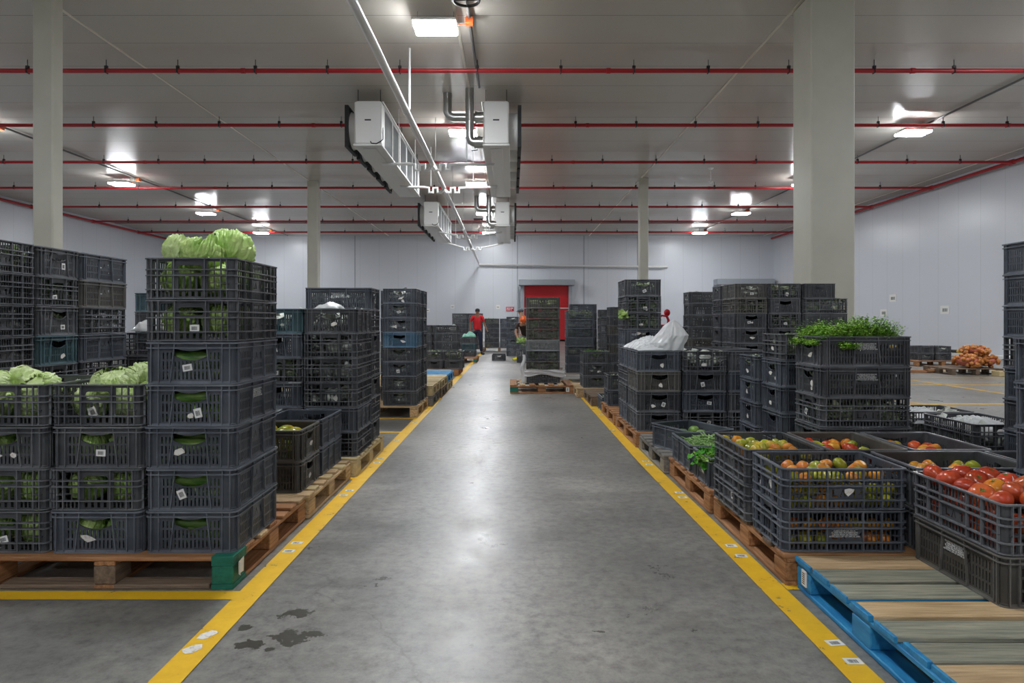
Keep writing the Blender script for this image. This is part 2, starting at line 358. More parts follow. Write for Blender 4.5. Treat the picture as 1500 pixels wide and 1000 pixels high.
# doors on the back wall
def dock_door(n, xa, xb, ztop):
    d = boxo('door_%d' % n, 'red_door', (xa+.2, xb-.2, YB-.12, YB-.09, .02, ztop-.25)); struct(d)
    for nm, dims in (('jamb', (xa, xa+.22, YB-.3, YB-.01, 0, ztop-.3)), ('jamb', (xb-.22, xb, YB-.3, YB-.01, 0, ztop-.3)), ('header', (xa-.12, xb+.12, YB-.75, YB-.01, ztop-.34, ztop))):
        boxo(nm, 'door_frame', dims, d, bev=.02)
    b = MB(); b.tube([(xa-.15, YB-.2, 1.9), (xa-.15, YB-.2, ztop-.4)], .04); b.build('guide_tube', 'door_frame', d)
    b = MB(); b.box(xa-.02, xb+.02, YB-.14, YB-.08, 2.0, 2.05); b.build('bottom_bar', 'white_paint', d)
dock_door(1, .52, 3.62, 3.72); dock_door(2, 12.3, 15.5, 3.75)

# ------------------------------------------------------------------ lamps (their light is in the diffusers)
def lamp_meshes():
    h = MB(); h.box(-.36, .36, -.27, .27, .03, .09, bev=.015); h.box(-.1, .1, -.12, .12, .09, .13, bev=.01)
    h.box(-.36, .36, -.012, .012, -.005, .03)
    d = MB()
    for y in (-.15, .15): d.box(-.35, .35, y-.1, y+.1, -.012, .03, bev=.02)
    r = MB()
    for x in (-.3, .3): r.tube([(x, 0, .09), (x, 0, .30)], .004, 6)
    return h.mesh('housing', ['white_paint']), d.mesh('diffuser', ['diff']), r.mesh('hanger_rod', ['galvdark'])
LH, LD, LR = lamp_meshes()
LY = [-9.0, -2.2, 4.7, 11.35, 17.7, 24.3, 31.0, 37.8]  # rows continue unseen behind the camera; the first is added for frontal light
LROW = ((-13.9, 'row over the tall crate stacks along the far side wall'), (-1.27, 'middle row above the aisle'), (10.4, 'row beyond the thick column'))
ORD = ['first', 'second', 'third', 'fourth', 'fifth', 'sixth', 'seventh', 'eighth', 'ninth', 'tenth']
for rx, rd in LROW:
    rdd = {-13.9: 'row over the tall crate stacks', -1.27: 'row above the aisle', 10.4: 'row beyond the thick column'}[rx]
    for i, y in enumerate(LY):
        e = empty('ceiling_lamp', (rx, y, ZC-.30), 'white ceiling lamp, %s from the back, %s' % (ORD[len(LY)-1-i], rdd), 'lamp', 'ceiling lamps in the '+rdd)
        put(LH, 'housing', e); put(LD, 'diffuser', e); put(LR, 'hanger_rod', e)
    # conduit beside the row with orange junction boxes
    cx = rx + (.55 if rx > -5 else .5)
    if rx == 10.4: cx = 10.75
    b = MB(); b.tube([(cx, -12, ZC-.05), (cx, 40.8 if rx != -1.27 else 14.9, ZC-.05)], .028, 8)
    c = b.build('conduit', 'conduit'); tag(c, 'grey ceiling conduit running beside the lamp %s' % rdd, 'conduit')
    for i, y in enumerate(LY):
        if rx == -1.27 and y > 14.5: continue
        b = MB(); b.box(cx-.07, cx+.07, y+.1, y+.25, ZC-.15, ZC-.04, bev=.01); b.tube([(cx, y+.17, ZC-.14), (rx+.3, y, ZC-.22)], .008, 6)
        j = b.build('junction_box', 'orangebox'); tag(j, 'orange junction box beside the %s lamp from the back, %s' % (ORD[len(LY)-1-i], rdd), 'junction box', 'orange junction boxes')

# ------------------------------------------------------------------ red sprinkler pipes
PYS = [13.46, 17.2, 21.2, 25.3, 29.5, 33.8, 37.9]
PZ = 6.18
for i, y in enumerate(PYS):
    e = empty('sprinkler_pipe', (0, y, PZ), 'long red sprinkler pipe across the hall, %s from the back wall' % ORD[len(PYS)-1-i], 'pipe', 'red sprinkler pipes under the ceiling')
    b = MB(); b.tube([(XL+.35, 0, 0), (XR-.35, 0, 0)], .043, 12); b.build('pipe_run', 'red_pipe', e)
    hm = MB(); hm.tube([(0, 0, .02), (0, 0, ZC-PZ)], .007, 6); hm.box(-.012, .012, -.055, .055, -.05, .05, bev=.005); hm.box(-.03, .03, -.02, .02, .05, .1)
    hme = hm.mesh('hanger', ['dark_metal'])
    fl = MB(); fl.tube([(-.04, 0, 0), (.04, 0, 0)], .055, 12); fle = fl.mesh('coupling', ['red_pipe'])
    x = XL+1+(i % 3)*.5
    while x < XR-1:
        if not any(a-.2 < x < c+.2 and d-.2 < y < f+.2 for a, c, d, f in ((-3.9, .4, 14.8, 21.6), (-3.9, .4, 27.5, 34.4))):
            put(hme, 'hanger', e, (x, 0, 0))
        x += 1.55+random.uniform(-.15, .15)
    for x in (-12.2+i*.4, -5.3+i*.3, 1.9, 7.9-i*.2, 12.5): put(fle, 'coupling', e, (x, 0, 0))
for sgn, x, dn in ((-1, XL+.28, 'behind the tall lettuce stack'), (1, XR-.28, 'beyond the thick column')):
    b = MB(); b.tube([(x, -6, PZ), (x, 40.8, PZ)], .06, 12)
    e = empty('sprinkler_main_pipe', (0, 0, 0), 'thick red sprinkler main along the top of the wall %s' % dn, 'pipe')
    b.build('pipe_run', 'red_pipe', e)
    for k, y in enumerate(PYS):
        c = MB(); c.tube([(x, y-.09, PZ), (x, y+.09, PZ)], .085, 12); c.tube([(x, y, PZ), (x-sgn*.1, y, PZ)], .055, 10); c.build('tee_fitting', 'red_pipe', e)
# thin dark conduit across the far ceiling
b = MB(); b.tube([(XL+.3, 35.6, ZC-.04), (XR-.3, 35.6, ZC-.04)], .03, 8); tag(b.build('conduit', 'conduit'), 'thin grey conduit crossing the far ceiling between red pipes', 'conduit')

# ------------------------------------------------------------------ evaporator units
def evaporator(x0, x1, y0, y1, fan_side, label):
    zt, zb = 6.11, 5.12; e = empty('evaporator_unit', ((x0+x1)/2, (y0+y1)/2, 0), label, 'cooling unit', 'ceiling evaporator units')
    w = (x1-x0)/2; l = (y1-y0)/2; s = fan_side
    b = MB(); b.box(-w, w, -l, -l+.35, zb+.03, zt, bev=.03); b.box(-w, w, l-.35, l, zb+.03, zt, bev=.03)
    b.box(-w, w, -l+.35, l-.35, zt-.06, zt, bev=.01)
    b.box(*((w-.03, w) if s > 0 else (-w, -w+.03)), -l+.35, l-.35, zb+.03, zt-.06)
    b.build('casing', 'white_paint', e)
    b = MB(); b.box(-w-.02, w+.02, -l-.03, l+.03, zb-.01, zb+.03, bev=.008); b.box(-w*.5, w*.5, -l+.2, l-.2, zb-.03, zb-.01, bev=.008); b.build('drain_pan', 'white_paint', e)
    b = MB(); xx = -s*(w-.04); n = 150
    b.box(*sorted((xx, xx+s*.25)), -l+.35, l-.35, zb+.04, zt-.07)
    for k in range(n):
        y = -l+.36+(2*l-.72)*k/n; b.box(*sorted((xx-s*.02, xx)), y, y+.006, zb+.05, zt-.08)
    b.build('coil', 'coil', e)
    for k in range(6):
        y = -l+.35+(2*l-.7)*k/5; boxo('coil_divider', 'white_paint', (*sorted((-s*w, -s*(w-.06))), y-.03, y+.03, zb+.03, zt-.06), e)
    b = MB(); b.tube([(-s*(w+.03), -l, zt-.03), (-s*(w+.03), l, zt-.03)], .018, 8); b.build('edge_rail', 'white_paint', e)
    for k in range(5):
        yc = -l+.75+(2*l-1.5)*k/4; zc = (zt+zb)/2+.02
        rot = Matrix.Translation((s*w, yc, zc)) @ Matrix.Rotation(R(90)*s, 4, 'Y')
        b = MB(); b.lathe([(.41, 0), (.41, .17), (.43, .2), (.40, .2), (.38, .17), (.38, 0)], 24, 0, rot)
        f = b.build('fan_shroud', 'white_paint', e)
        g = MB()
        for r in (.1, .2, .3, .39): g.tube([rot @ Vector((r*math.cos(a*.3307), r*math.sin(a*.3307), .2)) for a in range(19)], .006, 6, closed=True)
        for a in range(8): g.tube([rot @ Vector((.05*math.cos(a*math.pi/4), .05*math.sin(a*math.pi/4), .21)), rot @ Vector((.42*math.cos(a*math.pi/4), .42*math.sin(a*math.pi/4), .19))], .005, 6)
        g.build('fan_guard', 'black', f)
        g = MB(); g.lathe([(0, .12), (.07, .11), (.08, .02), (0, .0)], 12, 0, rot)
        for a in range(5):
            t = a*2*math.pi/5; p = []
            for (rr, da, zz) in ((.07, -.15, .03), (.36, -.28, .02), (.36, .28, .12), (.07, .2, .1)): p.append(rot @ Vector((rr*math.cos(t+da), rr*math.sin(t+da), zz)))
            g.q(p)
        g.build('fan_blades', 'dark_metal', f)
        g = MB(); g.box(*sorted((s*(w+.2), s*(w+.3))), yc-.45, yc+.45, zc-.46, zc+.46, bev=.02)
        # hollow black louvre box over the fan outlet
        g = MB()
        xa, xb = sorted((s*(w+.2), s*(w+.28)))
        for dz in (-.47, .43): g.box(xa, xb, yc-.47, yc+.47, zc+dz, zc+dz+.04)
        for dy in (-.47, .43): g.box(xa, xb, yc+dy, yc+dy+.04, zc-.43, zc+.43)
        for q in range(9): g.box(xa, xb, yc-.43, yc+.43, zc-.38+q*.095, zc-.372+q*.095)
        g.build('air_louvre', 'black', e)
    for yy in (-l+.15, 0, l-.15):
        for xx in (-w+.05, w-.05):
            b = MB(); b.tube([(xx, yy, zt-.01), (xx, yy, ZC)], .009, 6); b.build('hanger_rod', 'dark_metal', e)
    boxo('vent_slot', 'black', (-.07, .07, -l-.006, -l, zb+.55, zb+.58), e)
    if s < 0:
        b = MB(); b.tube([(.06, -l-.01, zb+.09), (.09, -l-.04, zb+.04), (.2, -l-.05, zb+.03), (w-.02, -l-.03, zb+.08), (w+.03, -l+.02, zb+.14), (w+.03, -l+.02, zb+.4)], .012, 8); b.build('cable', 'black', e)
    return e
EV = []
EV.append(evaporator(-3.48, -2.88, 15.06, 21.25, -1, 'large white evaporator with visible cooling fins and a cable on its end'))
EV.append(evaporator(-.63, -.07, 15.06, 21.25, 1, 'large white evaporator above the aisle, with big clad elbow pipes entering it'))
EV.append(evaporator(-3.60, -3.02, 27.8, 34.0, -1, 'distant white evaporator with visible fins, close before the back wall'))
EV.append(evaporator(-.68, -.10, 27.8, 34.0, 1, 'distant white evaporator above the aisle, close before the back wall'))

def duct(pts, r, par, m='galv'):
    b = MB(); b.tube(pts, r, 16); return b.build('insulated_pipe', m, par)
for (yy, dd) in ((15.45, 'nearer'), (28.2, 'farther')):
    u = EV[1 if dd == 'nearer' else 3]; e = bpy.data.objects.new('refrigerant_pipe', None); COL.objects.link(e); e.parent = u; e.location = (-1.2-u.location.x, yy-u.location.y, 5)
    duct([(-.26, 0, 1.4), (-.26, 0, .98), (-.22, 0, .89), (-.13, 0, .85), (.40, 0, .85)], .095, e)
    duct([(.26, -.3, 1.4), (.26, -.3, .32), (.29, -.3, .24), (.36, -.3, .21), (.43, -.3, .21)], .095, e)
    for z, y in ((.85, 0), (.21, -.3)):
        b = MB(); b.tube([(.40, y, z), (.56, y, z)], .13, 16); b.tube([(.40, y, z), (.37, y, z)], .14, 16); b.build('valve_collar', 'galv', e)
    b = MB(); b.tube([(.44, -.3, .12), (.44, -.3, .04), (.3, -.3, .03)], .012, 6); b.build('drip_line', 'dark_metal', e)

# white drain line and its arms
e = empty('drain_pipe', (0, 0, 0), 'long white drain pipe sloping from overhead to the back wall', 'pipe')
dp = [(-1.93, 0, 5.16), (-1.93, 8, 5.12), (-1.94, 17, 5.07), (-1.95, 27, 4.95), (-1.97, 38.5, 4.74), (-1.98, 41.05, 4.63), (9.0, 41.05, 4.50), (9.25, 41.05, 4.50), (9.35, 41.2, 4.5)]
b = MB(); b.tube(dp, .062, 14); b.build('pipe_run', 'white_paint', e)
for y in (4, 8, 12.5, 17, 22, 27, 33):
    b = MB(); z = 5.16-(y*.0053 if y < 20 else .106+(y-20)*.022); b.tube([(-1.94, y-.05, z), (-1.94, y+.05, z)], .072, 14); b.build('pipe_sleeve', 'white_paint', e)
    b = MB(); b.tube([(-1.94, y+.3, z), (-1.94, y+.3, ZC)], .006, 6); b.build('hanger_rod', 'galvdark', e)
for k, (y, z) in enumerate(((16.6, 5.0), (19.4, 4.98), (29.3, 4.88), (33.4, 4.80))):
    a = bpy.data.objects.new('drain_arm', None); COL.objects.link(a); a.parent = e; a.location = (0, y, z)
    b = MB(); zz = 5.1-z
    def trap(x, s): return [(x, 0, .1), (x+s*.02, 0, 0), (x+s*.02, 0, -.1), (x+s*.14, 0, -.1), (x+s*.14, 0, .03), (x+s*.26, 0, .03), (x+s*.26, 0, -.1), (x+s*.38, 0, -.1), (x+s*.38, 0, .03)]
    b.tube([(-3.15, 0, zz), (-3.15, 0, zz-.04)] + [(-2.5, 0, .07)] + list(reversed(trap(-1.98, -1)))[:0] + [(-2.36, 0, .05), (-2.36, 0, -.08), (-2.24, 0, -.08), (-2.24, 0, .05), (-2.12, 0, .05), (-2.12, 0, -.08), (-2.02, 0, -.08), (-1.94, 0, .0)], .038, 10)
    b.build('trap_tube', 'white_paint', a)
    b = MB(); b.tube([(-.45, 0, zz-.02), (-.45, 0, zz-.05), (-1.3, 0, .06), (-1.5, 0, .05), (-1.5, 0, -.08), (-1.62, 0, -.08), (-1.62, 0, .05), (-1.74, 0, .05), (-1.74, 0, -.08), (-1.86, 0, -.08), (-1.92, 0, .0)], .038, 10)
    b.build('trap_tube', 'white_paint', a)
    for x in (-2.75, -1.1):
        b = MB(); b.tube([(x, 0, .08), (x, 0, ZC-z)], .012, 6); b.build('hanger_rod', 'white_paint', a)
# tall white drop rods beside the drain line
for x, y in ((-1.93, 12.9), (-2.4, 20.2)):
    b = MB(); b.tube([(x, y, 5.25), (x, y, ZC)], .018, 8); tag(b.build('hanger_rod', 'white_paint'), 'white vertical rod hanging from the ceiling %s' % ('in front of the first red pipe' if y < 15 else 'between the two nearer evaporators'), 'rod', 'white ceiling rods')
# small ceiling fittings
b = MB(); b.box(-.24, .24, -.18, .18, -.04, 0, bev=.01)
for k in range(8): b.box(-.22, .22, -.16+k*.042, -.145+k*.042, -.05, -.04)
v = b.mesh('ceiling_vent', ['dark_metal'])
for x, y, d in ((-1.72, 10.4, 'by the lamp nearest the camera'), (-1.55, 22.0, 'between the nearer evaporators'), (-1.7, 34.5, 'between the farther evaporators')): tag(put(v, 'ceiling_vent', None, (x, y, ZC)), 'small dark louvred ceiling vent '+d, 'vent', 'ceiling vents')
b = MB(); b.tube([(.2*math.cos(a*.349), .2*math.sin(a*.349), 0) for a in range(18)], .022, 8, closed=True); b.tube([(-.2, 0, 0), (.2, 0, 0)], .01, 6); b.tube([(0, -.2, 0), (0, .2, 0)], .01, 6); b.tube([(0, 0, 0), (0, 0, .24)], .012, 6)
o = b.build('ceiling_ring', 'dark_metal', None, (-.70, 10.45, ZC-.24)); tag(o, 'dark ring fitting hanging under the ceiling beside the nearest lamp', 'ceiling fitting')
b = MB(); b.tube([(0, 0, 0), (0, 0, .42)], .012, 8); b.lathe([(0, -.06), (.05, -.05), (.07, 0), (.02, .03)], 12); b.lathe([(.05, .40), (.1, .45)], 12)
o = b.build('ceiling_sensor', 'white_paint', None, (6.7, 23.0, ZC-.45)); tag(o, 'small white sensor on a stem hanging under the ceiling beside a red pipe', 'sensor')

# wall bits
def text_mesh(txt, size, m, name='printed_text', ex=.0006, bold=0, lead=.9):
    cu = bpy.data.curves.new(name, 'FONT'); cu.body = txt; cu.size = size; cu.align_x = 'CENTER'; cu.align_y = 'CENTER'; cu.extrude = ex; cu.space_line = lead; cu.offset = bold; cu.resolution_u = 2
    o = bpy.data.objects.new(name, cu); COL.objects.link(o); dg = bpy.context.evaluated_depsgraph_get(); me = bpy.data.meshes.new_from_object(o.evaluated_get(dg)); bpy.data.objects.remove(o)
    me.name = name; me.materials.clear(); me.materials.append(M[m]); return me
sg = boxo('wall_sign', 'redsign', (-.36, .12, YB-.03, YB, 1.85, 2.1)); tag(sg, 'small red sign with faint white print on the back wall by the red door', 'sign')
b = MB()
for x0, x1, z0, z1 in ((-.32, -.20, 1.99, 2.05), (-.18, -.10, 1.99, 2.05), (-.07, .07, 1.99, 2.05), (-.32, -.26, 1.90, 1.95), (-.24, -.12, 1.90, 1.95), (-.09, -.02, 1.90, 1.95)): b.box(x0, x1, YB-.033, YB-.03, z0, z1)
b.build('printed_mark', 'whiteink', sg)
ci = 1
for (x, z, w) in ((-5.1, 1.9, .22), (-3.6, 2.12, .22), (-.85, 2.1, .24)):
    p = boxo('paper_notice', 'paper', (x-w/2, x+w/2, YB-.02, YB, z-w/2, z+w/2)); tag(p, 'small white paper notice on the back wall, %s from the red door' % ['third', 'second', 'first'][ci-1], 'paper notice', 'paper notices on the back wall'); ci += 1
    boxo('printed_mark', 'ink', (x-w*.3, x+w*.3, YB-.023, YB-.02, z-.03, z), p)
for k, (y, z) in enumerate(((24.9, 1.66), (29.0, 1.6), (28.3, 2.2))):
    p = boxo('paper_notice', 'paper', (XR-.02, XR, y-.25, y+.25, z-.15, z+.15)); tag(p, 'white barcode notice on the side wall, %s' % ['the lowest and largest one', 'beside the thick column edge', 'faint one highest up'][k], 'paper notice', 'paper notices on the side wall')
    for q in range(5): boxo('printed_mark', 'ink', (XR-.024, XR-.02, y-.15+q*.06, y-.12+q*.06, z-.07, z+.05), p)
# black and yellow guard rail along the right wall
e = empty('guard_rail', (15.25, 24, 0), 'low black and yellow tubular guard rail along the side wall', 'guard rail')
zz = .21
for y, y2, mk in ((-1.6, -1.3, 'black'), (-1.3, -.65, 'yellowpaint'), (-.65, .9, 'black'), (.9, 1.6, 'yellowpaint'), (1.6, 2.9, 'black'), (2.9, 3.6, 'yellowpaint'), (3.6, 4.4, 'black')):
    b = MB(); b.tube([(0, y, zz), (0, y2, zz)], .055, 12); b.build('rail_section', mk, e)
b = MB(); b.tube([(0, -1.6, zz), (0, -1.75, zz-.02), (0, -1.82, zz-.08), (0, -1.84, .0)], .055, 12); b.build('rail_end', 'black', e)
b = MB(); b.tube([(0, 4.4, zz), (0, 4.5, zz-.03), (0, 4.54, .0)], .055, 12); b.build('rail_end', 'black', e)

# ------------------------------------------------------------------ plastic crates
CL, CW, CH, CR = .60, .44, .1985, .032
def F(u0, u1, b, t, jamb=True): return dict(u0=u0, u1=u1, b=b if callable(b) else (lambda u, b=b: b), t=t if callable(t) else (lambda u, t=t: t), j=jamb)
def wall(mb, P, ua, ub, feats, v0, v1, t, extra=()):
    bps = sorted({ua, ub, *extra, *[f['u0'] for f in feats], *[f['u1'] for f in feats]})
    for a, c in zip(bps, bps[1:]):
        if c-a < 1e-6: continue
        m = (a+c)/2; act = sorted((f for f in feats if f['u0'] < m < f['u1']), key=lambda f: f['b'](m))
        lo = (v0, v0)
        for f in act:
            hb = (f['b'](a), f['b'](c)); ht = (f['t'](a), f['t'](c))
            for d in (0, -t): mb.q([P(a, lo[0], d), P(c, lo[1], d), P(c, hb[1], d), P(a, hb[0], d)])
            mb.q([P(a, hb[0], 0), P(c, hb[1], 0), P(c, hb[1], -t), P(a, hb[0], -t)])
            mb.q([P(a, ht[0], -t), P(c, ht[1], -t), P(c, ht[1], 0), P(a, ht[0], 0)])
            lo = ht
        for d in (0, -t): mb.q([P(a, lo[0], d), P(c, lo[1], d), P(c, v1, d), P(a, v1, d)])
    for f in feats:
        if f['j']:
            for u in (f['u0'], f['u1']):
                if f['t'](u)-f['b'](u) > 1e-4: mb.q([P(u, f['b'](u), 0), P(u, f['t'](u), 0), P(u, f['t'](u), -t), P(u, f['b'](u), -t)])
def rr(hx, hy, r, n=4):
    out = []
    for cx, cy, a0 in ((hx-r, hy-r, 0), (-hx+r, hy-r, 90), (-hx+r, -hy+r, 180), (hx-r, -hy+r, 270)):
        for k in range(n+1):
            a = R(a0+90*k/n); out.append((cx+r*math.cos(a), cy+r*math.sin(a)))
    return out
def ring(mb, o_in, o_out, z0, z1):       # insets from the crate's outer size
    A = rr(CL/2-o_out, CW/2-o_out, CR); B = rr(CL/2-o_in, CW/2-o_in, max(.004, CR-o_in+o_out)); n = len(A)
    vs = [(x, y, z0) for x, y in A]+[(x, y, z1) for x, y in A]+[(x, y, z0) for x, y in B]+[(x, y, z1) for x, y in B]
    fs = []
    for j in range(n):
        k = (j+1) % n
        fs += [(j, k, n+k, n+j), (2*n+k, 2*n+j, 3*n+j, 3*n+k), (n+j, n+k, 3*n+k, 3*n+j), (k, j, 2*n+j, 2*n+k)]
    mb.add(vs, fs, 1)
def frames(ins):
    hx, hy = CL/2-ins, CW/2-ins
    return [('L', 2*hx, lambda u, v, d: (-hx+u, -hy-d, v)), ('S', 2*hy, lambda u, v, d: (hx+d, -hy+u, v)),
            ('L', 2*hx, lambda u, v, d: (hx-u, hy+d, v)), ('S', 2*hy, lambda u, v, d: (-hx-d, hy-u, v))]
def corners(mb, ins, t, v0, v1):
    hx, hy = CL/2-ins, CW/2-ins
    A = rr(hx, hy, CR, 4); B = rr(hx-t, hy-t, CR-t, 4)
    for c in range(4):
        for k in range(4):
            i = c*5+k
            for Q in (A, B): mb.q([(*Q[i], v0), (*Q[i+1], v0), (*Q[i+1], v1), (*Q[i], v1)])
def vrib(mb, P, u, w, v0, v1, d, ut=None):
    ut = u if ut is None else ut
    vs = [P(u-w, v0, 0), P(u+w, v0, 0), P(u+w, v0, d), P(u-w, v0, d), P(ut-w, v1, 0), P(ut+w, v1, 0), P(ut+w, v1, d), P(ut-w, v1, d)]
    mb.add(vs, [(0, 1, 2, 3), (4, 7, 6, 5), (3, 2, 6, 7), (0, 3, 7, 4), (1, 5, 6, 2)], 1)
def letters(u0, v0, h):                  # the cut-out letters L A 1 4
    w = h*.8; g = h*.35; fe = []
    def add(x, items):
        for a, c, fb, ft in items:
            f1 = (lambda u, fb=fb, x=x: v0+h*(fb((u-x)/w) if callable(fb) else fb)); f2 = (lambda u, ft=ft, x=x: v0+h*(ft((u-x)/w) if callable(ft) else ft))
            fe.append(F(x+a*w, x+c*w, f1, f2, False))
    x = u0; add(x, [(0, .28, 0, 1), (.28, .9, 0, .2)]); x += w+g*.6
    add(x, [(0, .5, lambda q: max(0, (q-.24)*3.1), lambda q: min(1, 2*q+.08)), (.5, 1, lambda q: max(0, (.76-q)*3.1), lambda q: min(1, 2*(1-q)+.08))])
    x += w+g*2; add(x, [(.05, .35, lambda q: .7, lambda q: .75+q*.7), (.35, .65, 0, 1)]); x += w*.8+g
    add(x, [(.0, .52, lambda q: .25+0*q, lambda q: .42+q*1.1), (.58, .85, 0, 1), (.85, 1, .25, .42)])
    return fe
def slots(u0, u1, n, rows, w=.0066, skip=None, slant=None):
    out = []; p = (u1-u0)/(n-1) if n > 1 else 0
    for k in range(n):
        u = u0+p*k
        for (b, t) in rows:
            if skip and skip(u, b, t): continue
            out.append(F(u-w/2, u+w/2, b, t))
    return out
def crate_B():
    mb = MB(); ins, t = .013, .004
    ring(mb, .012+.006, 0, CH-.008, CH); ring(mb, .013, .001, CH-.030, CH-.025); ring(mb, .02, .006, 0, .008); ring(mb, .013, .011, .008, .014)
    corners(mb, ins, t, .004, CH-.004)
    for kind, ln, P in frames(ins):
        ua, ub = CR, ln-CR; v0, v1 = .004, CH-.004; fe = []
        rows = ((.022, .060), (.070, .108), (.118, .150))
        if kind == 'S':
            c = ln/2; hw = .079
            bot = lambda u: .113+.022*abs((u-c)/hw)**2; top = lambda u: .166-.009*max(0, 1-abs((u-c)/(hw*.8)))**.7
            fe.append(F(c-hw, c+hw, bot, top)); ex = [c-hw+2*hw*k/20 for k in range(21)]
            fe += slots(c-.131, c+.131, 15, rows, skip=lambda u, b, tt: (abs(u-c) < hw+.005 and b > .11) or abs(abs(u-c)-(.072+.016*(.16-b)/.16)) < .0045)
            wall(mb, P, ua, ub, fe, v0, v1, t, ex)
            for s in (-1, 1):
                vrib(mb, P, c+s*.097, .002, .006, CH-.006, .009, c+s*.075)
                for d in (.150, .186, .198): vrib(mb, P, c+s*d, .002, .006, CH-.004, .010) if d < .19 else None
            # smile lip under the hand hole and grip bulge over it
            for k in range(14):
                u = c-hw+2*hw*k/14; u2 = u+2*hw/14
                mb.q([P(u, bot(u), .006), P(u2, bot(u2), .006), P(u2, bot(u2)-.004, .006), P(u, bot(u)-.004, .006)]); mb.q([P(u, bot(u), 0), P(u2, bot(u2), 0), P(u2, bot(u2), .006), P(u, bot(u), .006)]); mb.q([P(u, bot(u)-.004, .006), P(u2, bot(u2)-.004, .006), P(u2, bot(u2)-.004, 0), P(u, bot(u)-.004, 0)])
                q = [max(0, 1-((uu-c)/(hw*.85))**2)*.012 for uu in (u, u2)]
                mb.q([P(u, CH-.028, .010), P(u2, CH-.028, .010), P(u2, CH-.029-q[1], .010), P(u, CH-.029-q[0], .010)])
        else:
            c = ln/2
            fe += slots(c-.232, c-.098, 8, rows) + slots(c+.098, c+.232, 8, rows) + slots(c-.065, c+.065, 8, ((.022, .052), (.060, .084)))
            fe += letters(c-.062, .103, .038)
            wall(mb, P, ua, ub, fe, v0, v1, t)
            for s in (-1, 1):
                vrib(mb, P, c+s*.089, .0022, .006, CH-.006, .010, c+s*.072)
                for d in (.246, .262): vrib(mb, P, c+s*d, .002, .006, CH-.004, .010)
    # corner ribs
    hx, hy = CL/2-ins, CW/2-ins
    for sx in (-1, 1):
        for sy in (-1, 1):
            for a in (20, 70):
                cx, cy = sx*(hx-CR), sy*(hy-CR); ca, sa = math.cos(R(a))*sx, math.sin(R(a))*sy
                p = Vector((cx+ca*CR, cy+sa*CR, 0)); n = Vector((ca, sa, 0)); tt = Vector((-n.y, n.x, 0))*.0018
                vs = [p-tt, p+tt, p+tt+n*.009, p-tt+n*.009]; vs = [v+Vector((0, 0, .006)) for v in vs]+[v+Vector((0, 0, CH-.004)) for v in vs]
                mb.add(vs, [(0, 1, 2, 3), (4, 7, 6, 5), (3, 2, 6, 7), (0, 3, 7, 4), (1, 5, 6, 2)])
    floorplate(mb, ins); return mb
def floorplate(mb, ins):
    hx, hy = CL/2-ins, CW/2-ins
    P = lambda u, v, d: (-hx+u, -hy+v, .010+d)
    fe = []
    for k in range(10):
        for j in range(7): fe.append(F(.04+k*.052, .04+k*.052+.03, .03+j*.052, .03+j*.052+.03, False))
    wall(mb, P, 0, 2*hx, fe, 0, 2*hy, .004)
